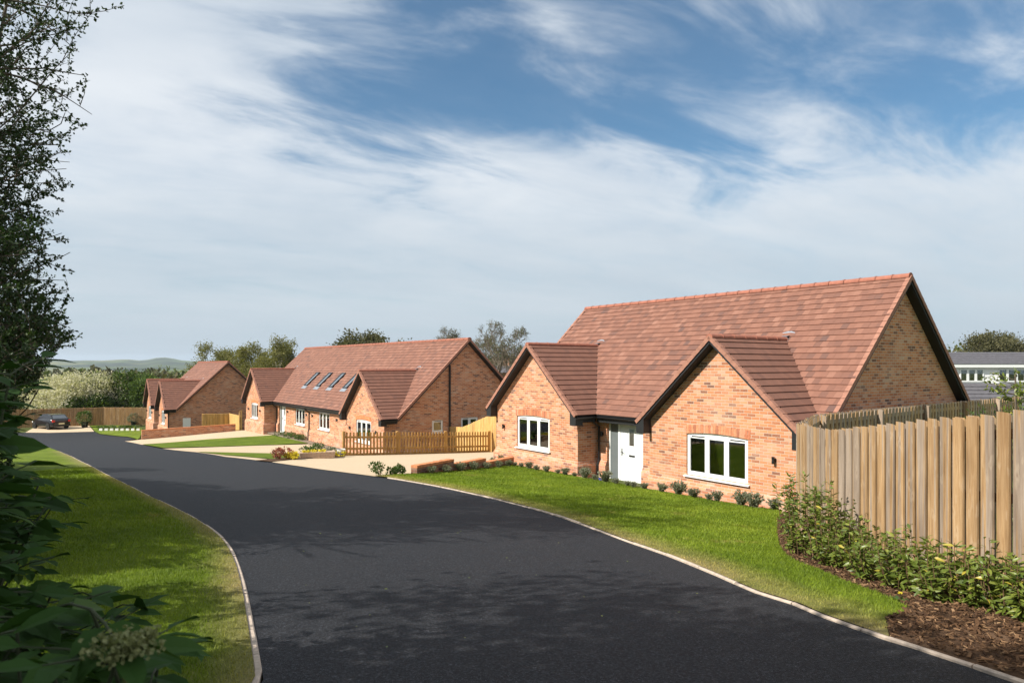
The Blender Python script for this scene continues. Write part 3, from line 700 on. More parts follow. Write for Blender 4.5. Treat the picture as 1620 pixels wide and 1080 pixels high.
def house(h, label, near, spec, group):
    Lh = h['L']; root = thing('bungalow', label, 'house', h['o'], -h['th'], group); rg = np.random.default_rng(spec['seed'])
    c1, c2 = -Lh+GW, -GW
    # ---- walls
    top_g = lambda c: (lambda x: ZA-.15-GP_*abs(x-c))
    arch = .055
    for c, hole in ((c1, spec['g1']), (c2, spec['g2'])):
        mb = MB(); hs = [(hole[0], hole[1], .87, (lambda x, a=hole[0], b=hole[1]: 1.972+arch*(1-(2*(x-a)/(b-a)-1)**2)), 10)]
        columns(mb, [c-WX, c, c+WX], -.7, top_g(c), hs, lambda x, z: (x, OV, z), .12, (0, 1))
        inner_x = c+WX if c == c1 else c-WX
        columns(mb, [OV, MY+.05], -.7, lambda y: 2.28, [], lambda y, z, X=inner_x: (X, y, z), .1, (0, 0))
        mb.build('gable_wall', M_BRICK, root)
        window(root, hole[0], hole[1], .87, 1.97, OV, arch)
        soldier_arch(root, hole[0], hole[1], 1.972, OV, arch, near)
    mb = MB(); dx0, dx1 = spec['door']
    hs = [(dx0, dx1, -.05, lambda x: 2.05, 1)]+[(a, b, .87, (lambda x: 1.93), 1) for a, b in spec['wins']]
    columns(mb, [c1+WX-.05, c2-WX+.05], -.7, lambda x: 2.34, hs, lambda x, z: (x, MY, z), .12, (0, 1))
    mb.build('front_wall', M_BRICK, root)
    for a, b in spec['wins']: window(root, a, b, .87, 1.93, MY)
    for X, sg in ((-SX, 1), (-Lh+SX, -1)):
        mb = MB(); hs = [(a, b, z0, (lambda x, z=z1: z), 1) for a, b, z0, z1 in (spec['side'] if sg > 0 else [])]
        topf = lambda y: min(RZ-.16-TP*abs(y-RY), 9) if y > MY-.3 else 2.28
        ys = [OV, MY-.25, RY, BY-.30]
        topf = lambda y: 2.28 if y <= MY-.25+1e-6 else RZ-.16-TP*abs(y-RY)
        columns(mb, ys, -.7, topf, hs, lambda y, z, X=X: (X, y, z), .12, (-sg, 0))
        mb.build('side_wall', M_BRICK, root)
        if sg > 0:
            for a, b, z0, z1 in spec['side']: window(root, a, b, z0, z1, SX, 0, None, 'y', 2 if b-a > .8 else 1)
    MB().poly([(-Lh+SX, BY-.3, -.7), (-SX, BY-.3, -.7), (-SX, BY-.3, 2.3), (-Lh+SX, BY-.3, 2.3)]).build('back_wall', M_BRICK, root)
    # ---- chamfered plinth
    def plinth(path):
        n = len(path); nrm = []
        for k in range(n-1):
            dx, dy = path[k+1][0]-path[k][0], path[k+1][1]-path[k][1]; l = math.hypot(dx, dy); nrm.append((dy/l, -dx/l))
        ofs = [nrm[0]]+[(nrm[k-1][0]+nrm[k][0], nrm[k-1][1]+nrm[k][1]) for k in range(1, n-1)]+[nrm[-1]]
        mb = MB(); rings = []
        for (x, y), (nx, ny) in zip(path, ofs): rings.append([(x+nx*.085, y+ny*.085, -.75), (x+nx*.085, y+ny*.085, .535), (x+nx*.004, y+ny*.004, .70), (x-nx*.03, y-ny*.03, .70), (x-nx*.03, y-ny*.03, -.75)])
        for k in range(n-1):
            for j in range(3): mb.poly([rings[k][j], rings[k+1][j], rings[k+1][j+1], rings[k][j+1]])
        mb.poly(rings[0]); mb.poly(rings[-1][::-1]); mb.build('plinth', M_PLINTH, root)
    plinth([(-Lh+SX, BY-.3), (-Lh+SX, OV), (c1+WX, OV), (c1+WX, MY), (dx0, MY)])
    plinth([(dx1, MY), (c2-WX, MY), (c2-WX, OV), (-SX, OV), (-SX, BY-.3)])
    # ---- rooms seen through the glass
    mb = MB()
    for c in (c1, c2):
        x0, x1, y0, y1 = c-WX+.1, c+WX-.1, OV+.14, 4.6
        mb.poly([(x0,y1,0),(x1,y1,0),(x1,y1,2.3),(x0,y1,2.3)]); mb.poly([(x0,y0,0),(x0,y1,0),(x0,y1,2.3),(x0,y0,2.3)]); mb.poly([(x1,y0,0),(x1,y1,0),(x1,y1,2.3),(x1,y0,2.3)])
        mb.poly([(x0,y0,2.3),(x1,y0,2.3),(x1,y1,2.3),(x0,y1,2.3)])
    mb.poly([(c1+WX,4.0,0),(c2-WX,4.0,0),(c2-WX,4.0,2.3),(c1+WX,4.0,2.3)]); mb.poly([(c1+WX,MY+.14,2.3),(c2-WX,MY+.14,2.3),(c2-WX,4.0,2.3),(c1+WX,4.0,2.3)])
    mb.build('room_lining', M_PLASTER, root)
    MB().box(-Lh+.5, -.5, OV+.2, 8.5, -.06, .44 if False else .0).build('floor', M_FLOOR, root)
    # ---- door with side light
    d = spec['door']; yd = MY+.09; lf0 = d[0]+.53; lf1 = d[1]-.08
    fr = MB(); z0, z1 = -.02, 2.04
    fr.box(d[0], d[1], yd, yd+.07, z1-.06, z1); fr.box(d[0], d[0]+.06, yd, yd+.07, z0, z1-.06); fr.box(d[1]-.075, d[1], yd, yd+.07, z0, z1-.06); fr.box(lf0-.11, lf0-.004, yd, yd+.07, z0, z1-.06); fr.box(d[0]+.06, lf0-.11, yd, yd+.07, z0, z0+.10)
    leaf = MB(); wl = lf1-lf0; gx0, gx1, gz0, gz1 = lf0+wl*.40, lf0+wl*.60, 1.28, 1.80
    npl = 7
    for k in range(npl):
        a, b = lf0+wl*k/npl+.003, lf0+wl*(k+1)/npl-.003
        leaf.box(a, b, yd+.012, yd+.045, z0+.03, z1-.065)
    leaf.box(lf0, lf1, yd+.018, yd+.05, z0+.03, z1-.066)
    leaf.box(gx0-.035, gx1+.035, yd+.002, yd+.02, gz0-.035, gz1+.035)
    dr = leaf.build('door', M_DOORW, root); dr['label'] = 'pale grey-white boarded front door with slim glazed slot'
    fr.build('frame', M_DOORW, dr)
    MB().box(gx0, gx1, yd-.004, yd+.006, gz0, gz1).build('pane', M_GLASS, dr); MB().box(gx0+.008, gx1-.008, yd+.003, yd+.0035, gz0+.008, gz1-.008).build('slot_backing', M_BLACK, dr)
    MB().box(d[0]+.06, lf0-.11, yd+.03, yd+.036, z0+.1, z1-.06).build('side_light', M_FROST, dr)
    MB().box(lf0+wl*.5-.13, lf0+wl*.5+.13, yd+.003, yd+.014, .92, .98).build('letter_plate', M_CHROME, dr)
    MB().box(lf0+.04, lf0+.075, yd+.002, yd+.014, .93, 1.16).tube([(lf0+.057, yd, 1.05), (lf0+.057, yd-.05, 1.05), (lf0+.17, yd-.055, 1.05)], .011, 8).build('handle', M_CHROME, dr)
    MB().box(d[0]-.3, d[1]+.25, MY-.02, MY+.10, 2.055, 2.10).build('door_head', M_WHITE, dr)
    MB().box(d[0]+.02, d[1]-.02, MY-.22, yd-.002, -.14, -.03).build('doorstep', M_CONC, dr)
    # ---- roof
    rb = MB(); e = .05
    slabpoly(rb, [(-Lh, EY, EV-.02), (0, EY, EV-.02), (0, RY, RZ-.02), (-Lh, RY, RZ-.02)], .06)
    slabpoly(rb, [(-Lh, BY, EV-.02), (0, BY, EV-.02), (0, RY, RZ-.021), (-Lh, RY, RZ-.021)][::-1], .06)
    yv = lambda z: RY-(RZ-z)/TP
    for c in (c1, c2):
        for sg in (-1, 1):
            P = [(c+sg*GW, 0, EV-.02), (c+sg*GW, EY+.02, EV-.02), (c, yv(ZA)+.02, ZA-.02-.001*sg), (c, 0, ZA-.02-.001*sg)]
            slabpoly(rb, P if sg > 0 else P[::-1], .055)
    roof = rb.build('roof', M_BARGE, root)
    def keep_main(p):
        for c in (c1, c2):
            if abs(p[0]-c) < GW and (ZA-GP_*abs(p[0]-c)) > p[2]+.16: return False
        for sx, w in spec['sky']:
            if abs(p[0]-sx) < w/2+.02 and 3.34 < p[2] < 4.34: return False
        return True
    upm = np.array([0, RY-EY, RZ-EV]); lm = np.linalg.norm(upm); upm = upm/lm; slopes = [((-Lh, EY, EV), (1, 0, 0), upm, Lh, lm, keep_main)]
    upb = np.array([0, RY-BY, RZ-EV])/lm
    if not near: pass
    lg = math.hypot(GW, ZA-EV)
    for c in (c1, c2):
        ylen = yv(ZA)
        kg = lambda p: p[1] < yv(p[2])+.10
        slopes.append(((c+GW, 0, EV), (0, 1, 0), np.array([-GW, 0, ZA-EV])/lg, ylen, lg, kg))
        slopes.append(((c-GW, ylen, EV), (0, -1, 0), np.array([GW, 0, ZA-EV])/lg, ylen, lg, kg))
    cl = Vector((0, 0, CZ))-Vector(h['o']); cl = Matrix.Rotation(h['th'], 3, 'Z') @ cl
    tile_field(roof, slopes, np.array(cl), 300 if near else 0, rg)
    bb = MB(); slabpoly(bb, [(-Lh, BY, EV), (0, BY, EV), (0, RY, RZ), (-Lh, RY, RZ)][::-1], .02); o = bb.build('back_slope', M_TILE, roof)
    ridge(roof, (-Lh, RY, RZ+.02), (0, RY, RZ+.02), near)
    for c in (c1, c2):
        ridge(roof, (c, -.02, ZA+.02), (c, yv(ZA)-.05, ZA+.02), near, .10)
        rake(roof, (c-GW, 0, EV), (c, 0, ZA), (0, 1, 0), near); rake(roof, (c+GW, 0, EV), (c, 0, ZA), (0, 1, 0), near)
        box_end(roof, c-GW, -1, 0); box_end(roof, c+GW, 1, 0)
        # lead saddle where the gable ridge dies into the main slope
        y, z = yv(ZA), ZA; s = MB()
        s.poly([(c-.16, y-.02, z-.05), (c+.16, y-.02, z-.05), (c+.20, y+.16, z+.185), (c, y+.22, z+.245), (c-.20, y+.16, z+.185)]).poly([(c-.16, y-.02, z-.05), (c+.16, y-.02, z-.05), (c+.09, y-.10, z+.07), (c-.09, y-.10, z+.07)])
        s.poly([(c-.09, y-.10, z+.075), (c+.09, y-.10, z+.075), (c+.1, y+.06, z+.10), (c-.1, y+.06, z+.10)])
        s.build('flashing', M_LEAD, roof)
        # valley trims
        for sg in (-1, 1):
            if (c == c1 and sg < 0) or (c == c2 and sg > 0): continue
            a, b = Vector((c+sg*GW, EY, EV+.012)), Vector((c, yv(ZA), ZA+.012)); MB().tube([a, b], .018, 6).build('valley', M_BARGE, roof)
    for X, inw in ((0, (-1, 0, 0)), (-Lh, (1, 0, 0))):
        rake(roof, (X, EY, EV), (X, RY, RZ), inw, near); rake(roof, (X, BY, EV), (X, RY, RZ), inw, False)
    # fascias and gutters
    f = MB(); f.box(c1+GW, c2-GW, EY+.03, EY+.06, EV-.24, EV-.06); f.box(c1+GW, c2-GW, EY+.058, MY, EV-.23, EV-.21)
    f.build('fascia', M_BARGE, roof)
    for c, sg in ((c1, 1), (c1, -1), (c2, -1), (c2, 1)):
        f = MB(); x = c+sg*(GW-.04); f.box(min(x, x-sg*.03), max(x, x-sg*.03), .31, EY+.03, EV-.235, EV-.06); x2 = c+sg*(WX-.01); f.box(min(x, x2), max(x, x2), .31, EY+.03, EV-.232, EV-.212); f.build('fascia', M_BARGE, roof)
    gutter(roof, c1+GW, c2-GW, (EY-.03, EV-.06), 'x')
    for c, sg in ((c1, 1), (c1, -1), (c2, -1), (c2, 1)): gutter(roof, .0, EY, (c+sg*(GW+.03), EV-.06), 'y')
    for x in spec['pipes']: downpipe(root, [(x, EY-.02, EV-.10), (x, EY-.02, EV-.22), (x, MY-.05, EV-.42), (x, MY-.05, .85), (x, MY-.05, .75), (x, MY-.11, .52), (x, MY-.11, -.45)])
    for x, sg in ((c1-GW, -1), (c2+GW, 1)):
        if sg > 0 and not near and not spec.get('pipe_r'): continue
        xx = x+sg*.02; xw = (-Lh+SX if sg < 0 else -SX)+sg*.05
        downpipe(root, [(xx, .36, EV-.10), (xx, .36, EV-.2), (xw, .36, EV-.36), (xw, .36, .85), (xw, .36, .75), (xw+sg*.06, .36, .52), (xw+sg*.06, .36, -.45)])
    for l in spec['lamps']: lamp(root, *l)
    # roof windows
    for sx, w in spec['sky']:
        o = np.array([sx, yv(3.39), 3.39]); up = upm; nr = np.cross((1, 0, 0), up); ln = (4.29-3.39)/up[2]
        M = Matrix(((1, up[0], nr[0], o[0]), (0, up[1], nr[1], o[1]), (0, up[2], nr[2], o[2]), (0, 0, 0, 1)))
        mb = MB(); fw = .07
        for a, b, c_, d_ in ((-w/2, w/2, 0, fw), (-w/2, w/2, ln-fw, ln), (-w/2, -w/2+fw, fw, ln-fw), (w/2-fw, w/2, fw, ln-fw)): mb.box(a, b, c_, d_, -.02, .09, M)
        sk = mb.build('roof_window', M_BLACK, root)
        MB().box(-w/2+fw, w/2-fw, fw, ln-fw, .05, .06, M).build('pane', M_SKYGLASS, sk)
        MB().box(-w/2-.10, w/2+.10, -.26, -.005, .026, .040, M).build('flashing', M_LEAD, sk)
    return root
M_SKYGLASS = plain('roof_window_glass', (.10, .12, .14), .05, .05, 2, .9)
near_house = house(H1, 'red brick bungalow with two front gables beside the board fence', True, dict(seed=1, g1=(-11.50, -9.58), g2=(-3.62, -1.68), door=(-7.66, -6.06), wins=[], side=[], sky=[],
    pipes=[-8.0], lamps=[(-12.30, OV, 1.53), (-.93, OV, 1.55), (-7.86, MY, 1.57)]), 'bungalows along the lane')
mid_house = house(H2, 'long brick bungalow pair with a row of roof windows', False, dict(seed=2, g1=(-23.36, -21.6), g2=(-3.66, -1.8), door=(-19.45, -17.95), wins=[(-15.87, -14.03), (-11.47, -9.66)],
    side=[(2.95, 3.6, 1.4, 2.02), (4.68, 5.75, 1.35, 2.08)], sky=[(-16.5, .62), (-14.15, .62), (-11.88, .62), (-9.55, .62)],
    pipes=[-13.1, -19.85], lamps=[(-23.9, OV, 1.5), (-20.95, OV, 1.5), (-17.4, MY, 1.6), (-13.6, MY, 1.6), (-12.5, MY, 1.6), (-8.4, MY, 1.6), (-4.4, OV, 1.5), (-1.1, OV, 1.5)]), 'bungalows along the lane')
far_house = house(H3, 'brick bungalow behind the low brick wall, with white meter cupboard', False, dict(seed=3, g1=(-11.3, -9.5), g2=(-3.5, -1.7), door=(-7.6, -6.0), wins=[], side=[], sky=[],
    pipes=[-7.9], pipe_r=True, lamps=[(-12.1, OV, 1.5), (-8.7, OV, 1.5), (-4.4, OV, 1.5), (-.9, OV, 1.5)]), 'bungalows along the lane')
MB().box(-SX-.01, -SX+.06, 1.45, 2.05, .2, 1.45).build('meter_cupboard', M_WHITE, far_house)
MB().tube([(-SX+.05, 3.97, -.3), (-SX+.05, 3.97, 4.85)], .055, 10).build('soil_pipe', M_BLACK, mid_house)
# ------------------------------------------------------------------ low brick walls and the sunken path
def pathbox(name, a, b, y0, y1, z0, z1, mat, h=H1, **kw):
    c, s = math.cos(h['th']), math.sin(h['th']); M = Matrix.Translation(h['o']) @ Matrix.Rotation(-h['th'], 4, 'Z')
    mb = MB().box(a, b, y0, y1, z0, z1); o = mb.build(name, mat); o.matrix_world = M; return o
o = pathbox('path', -8.02, -5.10, -.10, MY-.002, -.5, -.155, M_DRIVE); o['kind'] = 'structure'
o = pathbox('path_edging_wall', -8.30, -4.80, -.24, -.10, -.5, .335, M_PLINTH); tag(o, 'low brick edging between lavender row and front door path', 'wall')
def wall_run(name, label, a, b, segs, th=.22, mat=M_PLINTH, ztops=None, depth=.5):
    a, b = np.array(a), np.array(b); d = b-a; ln = np.linalg.norm(d); ang = math.atan2(d[1], d[0])
    root = thing(name, label, 'wall', (a[0], a[1], gz(*a)), ang)
    for k in range(segs):
        x0, x1 = ln*k/segs, ln*(k+1)/segs; p0 = a+d*(k/segs); p1 = a+d*((k+1)/segs)
        za, zb = ztops(k, p0, p1); lo = min(gz(*p0), gz(*p1))-depth; z0 = root.location.z
        mb = MB(); mb.hexa([(x0, -th/2, lo-z0), (x1, -th/2, lo-z0), (x1, th/2, lo-z0), (x0, th/2, lo-z0), (x0, -th/2, za-z0-.07), (x1, -th/2, zb-z0-.07), (x1, th/2, zb-z0-.07), (x0, th/2, za-z0-.07)])
        w = mb.build('wall_section', mat, root)
        n = max(1, int((x1-x0)/.078)); cb = MB()
        for i in range(n):
            t0, t1 = x0+(x1-x0)*i/n+.003, x0+(x1-x0)*(i+1)/n-.003; zz = za+(zb-za)*(i+.5)/n-z0; dz = rng.normal(0, .0025)
            cb.box(t0, t1, -th/2-.008, th/2+.008, zz-.072, zz+dz)
        o = cb.build('coping_bricks', M_ARCH, w); o['kind'] = 'stuff'
    return root
wall_run('stepped_wall', 'low stepped brick wall between the front lawn and the driveway', wall_line[0], wall_line[1], 3, .22, M_SHADEBRICK, lambda k, p, q: (gz(*p)+.27-.03*k, gz(*p)+.25-.03*k))
wall_run('boundary_wall', 'long low brick wall rising beside the far driveway', (-26.8, 49.4), (-21.55, 53.15), 1, .22, M_BRICK, lambda k, p, q: (CZ-4.69, CZ-4.56), 1.2)

# ------------------------------------------------------------------ timber fences
BOARD = MB()
BOARD.hexa([(0, 0, 0), (.150, 0, 0), (.150, .02, 0), (0, .02, 0), (0, 0, .985), (.150, 0, .985), (.150, .02, 1), (0, .02, 1)])
BOARD_ME = BOARD.mesh('board')
def wood_me(me, mat):
    m = me.copy(); m.materials.append(mat); return m
BF, BN, BB, BP = (wood_me(BOARD_ME, m) for m in (M_FENCE, M_NEWWOOD, M_BROWNWOOD, M_PICKET))
POST_ME = wood_me(MB().hexa([(-.05,-.05,0),(.05,-.05,0),(.05,.05,0),(-.05,.05,0),(-.05,-.05,.985),(.05,-.05,.985),(.05,.05,1),(-.05,.05,1)]).mesh('post'), M_FENCE)
def put(name, me, parent, loc, rz, sc):
    o = bpy.data.objects.new(name, me); C.objects.link(o); o.parent = parent
    o.matrix_local = Matrix.Translation(loc) @ Matrix.Rotation(rz, 4, 'Z') @ Matrix.Diagonal((*sc, 1)); return o
def fence_run(root, pts, tops, pitch, width, bme, pme, side, back=True, rails=(.35, 1.0, 1.6), post_gap=2.4, seed=1, sink=.04, post_side=1, post_top=.0):
    """boards along plan points; tops: height of the fence top (z) at each point; side: +1 boards face left of travel"""
    rg = np.random.default_rng(seed); base = Vector(root.location)
    for (a, b), (za, zb) in zip(zip(pts[:-1], pts[1:]), zip(tops[:-1], tops[1:])):
        a, b = np.array(a), np.array(b); d = b-a; ln = np.linalg.norm(d); u = d/ln; nrm = np.array([-u[1], u[0]])*side; ang = math.atan2(u[1], u[0]); n = max(1, round(ln/pitch)); pt = ln/n
        for k in range(n):
            for layer in ((0, 1) if back else (0,)):
                s = (k+.5*layer)*pt+(pt-width)/2*0; p = a+u*s+nrm*(.055 if layer == 0 else -.035)
                if layer and k == n-1: continue
                q = a+u*(s+width/2); zt = za+(zb-za)*(s+width/2)/ln+rg.normal(0, .006); zb_ = gz(*q)-sink+.05
                put('board', bme, root, Vector((p[0], p[1], zb_))-base, ang+rg.normal(0, .006), (width/.15, 1, zt-zb_))
        m = max(1, round(ln/post_gap))
        for k in range(m+1):
            p = a+u*(ln*k/m)-nrm*.0; q = p-nrm*.03*post_side; z0 = gz(*p)-.2; zt = za+(zb-za)*k/m+post_top
            if k == 0 and (a is not np.array(pts[0])) and not np.allclose(a, pts[0]): continue
            put('post', pme, root, Vector((q[0]-nrm[0]*.07, q[1]-nrm[1]*.07, z0))-base, ang, (1, 1, zt-z0))
        for rz_ in rails:
            mb = MB(); o0 = a-nrm*.012; o1 = b-nrm*.012
            for P0, P1 in ((o0, o1),):
                z0, z1 = za-1.8+rz_, zb-1.8+rz_; w = nrm*.019
                c = [(*(P0-w), z0-.045), (*(P0+w), z0-.045), (*(P1+w), z1-.045), (*(P1-w), z1-.045), (*(P0-w), z0+.045), (*(P0+w), z0+.045), (*(P1+w), z1+.045), (*(P1-w), z1+.045)]
                mb.hexa([tuple(Vector(v)-base) for v in c])
            mb.build('rail', pme.materials[0], root)
def fence(name, label, pts, tops, *a, **k):
    root = thing(name, label, 'fence', (pts[0][0], pts[0][1], gz(*pts[0]))); fence_run(root, pts, tops, *a, **k); return root
top1 = lambda y: CZ-.43-.137*(y-6.27)
fence('board_fence', 'tall weathered board-on-board fence behind the laurel row', [(4.45, 3.0), fA, fC], [top1(3.0), CZ-.99, CZ-1.04], .23, .174, BF, POST_ME, 1, seed=3)
fence('board_fence', 'tall garden fence by the brick side wall showing its rails and posts', [fC, fD, (11.0, 18.25), fE], [CZ-1.04, CZ-1.05, CZ-1.05, CZ-1.06], .20, .125, BF, POST_ME, 1, seed=4, post_side=1, rails=(.35, 1.62))
# picket fence between the two drives
PALE = MB(); prof = [(-.037, 0), (.037, 0), (.037, .90)]+[(math.cos(t)*.037, .90+math.sin(t)*.037) for t in np.linspace(.3, math.pi-.3, 6)]+[(-.037, .90)]
PALE.prism([(p, q) for p, q in prof], 0, .02, 'y'); PALE_ME = wood_me(PALE.mesh('pale'), M_PICKET)
PPOST = wood_me(POST_ME, M_PICKET) if False else POST_ME.copy(); PPOST.materials.clear(); PPOST.materials.append(M_PICKET)
pa, pb = np.array((-7.0, 28.4)), np.array((-1.1, 33.0)); pd = pb-pa; pl = np.linalg.norm(pd); pu = pd/pl; pn = np.array([pu[1], -pu[0]]); pang = math.atan2(pu[1], pu[0])
pk = thing('picket_fence', 'low picket fence of round-topped pales beside the driveway', 'fence', (pa[0], pa[1], gz(*pa)))
pbase = Vector(pk.location)
for k in range(48):
    s = .12+(pl-.2)*k/47; q = pa+pu*s+pn*.045; z = gz(*q)+.06; put('pale', PALE_ME, pk, Vector((q[0], q[1], z))-pbase, pang, (1, 1, 1.0))
for k in range(4):
    q = pa+pu*pl*k/3; z = gz(*q)-.2; put('post', PPOST, pk, Vector((q[0], q[1], z))-pbase, pang, (1, 1, 1.24))
for hgt, hh in ((.30, .04), (.78, .04), (.03, .075)):
    for k in range(3):
        p0, p1 = pa+pu*pl*k/3+pn*.01, pa+pu*pl*(k+1)/3+pn*.01; z0, z1 = gz(*p0)+hgt, gz(*p1)+hgt; w = pn*.02; mb = MB()
        mb.hexa([tuple(Vector((*v[0], v[1]))-pbase) for v in ((p0-w, z0-hh), (p0+w, z0-hh), (p1+w, z1-hh), (p1-w, z1-hh), (p0-w, z0+hh), (p0+w, z0+hh), (p1+w, z1+hh), (p1-w, z1+hh))])
        mb.build('gravel_board' if hh > .05 else 'rail', M_PICKET, pk)
NPOST = POST_ME.copy(); NPOST.materials.clear(); NPOST.materials.append(M_NEWWOOD)
fence('closeboard_fence', 'new yellow closeboard fence with a ramped top behind the picket fence', [(-3.20, 35.35), (-2.45, 34.6), (-.99, 33.2), (.25, 32.0)], [CZ-3.18, CZ-3.13, CZ-2.40, CZ-2.33], .125, .145, BN, NPOST, -1, back=False, rails=(.5, 1.0), seed=6, post_gap=1.9, post_top=-.03)
fence('closeboard_fence', 'closeboard garden fence across the gap beside the brick boundary wall', [(-25.85, 57.1), (-24.1, 58.3), (-22.2, 55.6), (-21.75, 54.6)], [CZ-4.07, CZ-4.10, CZ-4.09, CZ-3.6], .13, .145, BN, NPOST, -1, back=False, rails=(.5, 1.3), seed=7, post_gap=1.9)
# long fence closing the end of the lane: bays of boards
BPOST = POST_ME.copy(); BPOST.materials.clear(); BPOST.materials.append(M_BROWNWOOD)
fp = [G2 for G2 in [(-64, 60), (-52, 66), (-42.2, 70.6), (-37.0, 71.6), (-28, 73.0)]]
fence('end_fence', 'long brown closeboard fence at the end of the lane', fp, [gz(*p)+1.85 for p in fp], .30, .285, BB, BPOST, -1, back=False, rails=(.5, 1.4), seed=8, post_gap=1.85, post_top=.03)
# ------------------------------------------------------------------ plants
def unit(v): return v/np.maximum(np.linalg.norm(v, axis=-1, keepdims=True), 1e-9)
def leaf_arrays(P, D, size, rg, width=.5, lance=False, fold=.25, droop=0.0, flat=.4):
    """leaves at P growing along D; returns vertices, triangles and tones"""
    n = len(P); D = unit(D); up = unit(rg.normal(0, 1, (n, 3))*(1-flat)+np.array([0, 0, 1.0])*flat)
    S = unit(np.cross(D, up)); Nn = np.cross(S, D); size = np.broadcast_to(size, (n,)).astype(float)[:, None]
    if not lance:
        w = size*width*.5
        V = np.stack([P, P+D*size*.5+S*w+Nn*w*fold, P+D*size-Nn*size*droop, P+D*size*.5-S*w+Nn*w*fold], 1); T = np.array([[0,1,2],[0,2,3]])
    else:
        st = [(.32, 1.0), (.68, .78)]; w = size*width*.5; L_ = [P]
        for t, ww in st:
            c = P+D*size*t-Nn*size*droop*t*t; L_ += [c+S*w*ww+Nn*w*fold, c, c-S*w*ww+Nn*w*fold]
        L_.append(P+D*size-Nn*size*droop); V = np.stack(L_, 1)
        T = np.array([[0,1,2],[0,2,3],[1,4,5],[1,5,2],[2,5,6],[2,6,3],[4,7,5],[5,7,6]])
    k = V.shape[1]; F = (T[None]+(np.arange(n)*k)[:, None, None]).reshape(-1, 3)
    tone = np.repeat(np.clip(rg.normal(.5, .22, n), 0, 1), len(T))
    return V.reshape(-1, 3), F, tone
def join_arrays(parts):
    V, F, T, n = [], [], [], 0
    for v, f, t in parts: V.append(v); F.append(f+n); T.append(t); n += len(v)
    return np.concatenate(V), np.concatenate(F), np.concatenate(T)
def leaves(name, parts, mat, parent, kind=None):
    v, f, t = join_arrays(parts) if isinstance(parts, list) else parts
    return link(name, np_mesh(name, v, f, t), mat, parent, kind=kind)
def tubes(segs, n=5):
    """segs: list of (points, radii) -> quads"""
    V, F, b = [], [], 0; ang = np.arange(n)*2*np.pi/n; ca, sa = np.cos(ang), np.sin(ang)
    for P, r in segs:
        P = np.asarray(P, float); d = unit(np.gradient(P, axis=0)); a = np.array([.31, .22, .92]) if abs(d[0][2]) < .9 else np.array([.9, .3, .1])
        u = unit(np.cross(d, a)); w = np.cross(d, u); r = np.asarray(r, float)[:, None, None]
        ring = P[:, None, :]+r*(u[:, None, :]*ca[None, :, None]+w[:, None, :]*sa[None, :, None]); m = len(P); V.append(ring.reshape(-1, 3))
        i = np.arange(m-1)[:, None]*n; k = np.arange(n)[None]; F.append(np.stack([b+i+k, b+i+(k+1) % n, b+i+n+(k+1) % n, b+i+n+k], -1).reshape(-1, 4)); b += m*n
    return np.concatenate(V), np.concatenate(F)
def grow(rg, p, d, length, rad, lev, kids=(5, 5, 5), ratio=.62, spread=.75, up=.12, wob=.18, start=.25, out=None, tips=None):
    """recursive limbs: polylines with radii; twig points with directions in tips"""
    if out is None: out, tips = [], []
    n = 5 if lev > 0 else 4; P = [np.array(p, float)]; d = unit(np.array(d, float))
    for k in range(n-1):
        d = unit(d+rg.normal(0, wob, 3)+np.array([0, 0, up])); P.append(P[-1]+d*length/(n-1))
    P = np.array(P); r = np.linspace(rad, rad*.45, n); out.append((P, r))
    if lev == 0:
        for t in np.linspace(.15, 1, 4):
            i = min(int(t*(n-1)), n-2); f = t*(n-1)-i; tips.append((P[i]*(1-f)+P[i+1]*f, unit(P[i+1]-P[i])))
        return out, tips
    m = kids[-lev] if lev <= len(kids) else kids[0]
    for k in range(m):
        t = start+(1-start)*(k+rg.random())/m; i = min(int(t*(n-1)), n-2); f = t*(n-1)-i; q = P[i]*(1-f)+P[i+1]*f; ax = unit(P[i+1]-P[i])
        s = unit(np.cross(ax, rg.normal(0, 1, 3))); nd = unit(ax*(1-spread*.55)+s*spread)
        grow(rg, q, nd, length*ratio*(1.15-.5*t)*rg.uniform(.8, 1.2), max(rad*(1-.55*t)*.55, .004), lev-1, kids, ratio, spread, up, wob, start, out, tips)
    return out, tips
def tree(name, label, cat, x, y, height, rg, leafmat, leaf, per_tip, lev=3, kids=(7, 6, 5), spread=.8, up=.1, bark=M_BARK, trunk_r=None, ratio=.62, lean=(0, 0), group=None, droop=0.0, width=.6, jit=.12, base=None, start=.3, trunk_frac=.62, clip=None, rmin=0.0):
    z = gz(x, y) if base is None else base; root = thing(name, label, cat, (x, y, z), 0, group)
    out, tips = grow(rg, (0, 0, -.2), (lean[0], lean[1], 1), height*trunk_frac, trunk_r or height*.028, lev, kids, ratio, spread, up, .10, start)
    kz = height/max(t[0][2] for t in tips); out = [(P*kz, np.maximum(r, rmin)) for P, r in out]; tips = [(p*kz, d) for p, d in tips]
    if clip is not None: tips = [t for t in tips if clip(t[0]+np.array([x, y, z]))]
    big = [s for s in out if s[1][0] > .035]; small = [s for s in out if s[1][0] <= .035]
    v, f = tubes(big or out[:1], 7); link('trunk', np_mesh('trunk', v, f, smooth=True), bark, root)
    if small:
        v, f = tubes(small, 3); link('twigs', np_mesh('twigs', v, f), bark, root)
    if per_tip:
        P = np.array([t[0] for t in tips]); D = np.array([t[1] for t in tips]); P = np.repeat(P, per_tip, 0); D = np.repeat(D, per_tip, 0)
        P = P+rg.normal(0, jit, P.shape); D = D+rg.normal(0, .8, D.shape)+np.array([0, 0, -droop])
        leaves('crown', leaf_arrays(P, D, leaf*rg.uniform(.6, 1.3, len(P)), rg, width), leafmat, root)
    return root
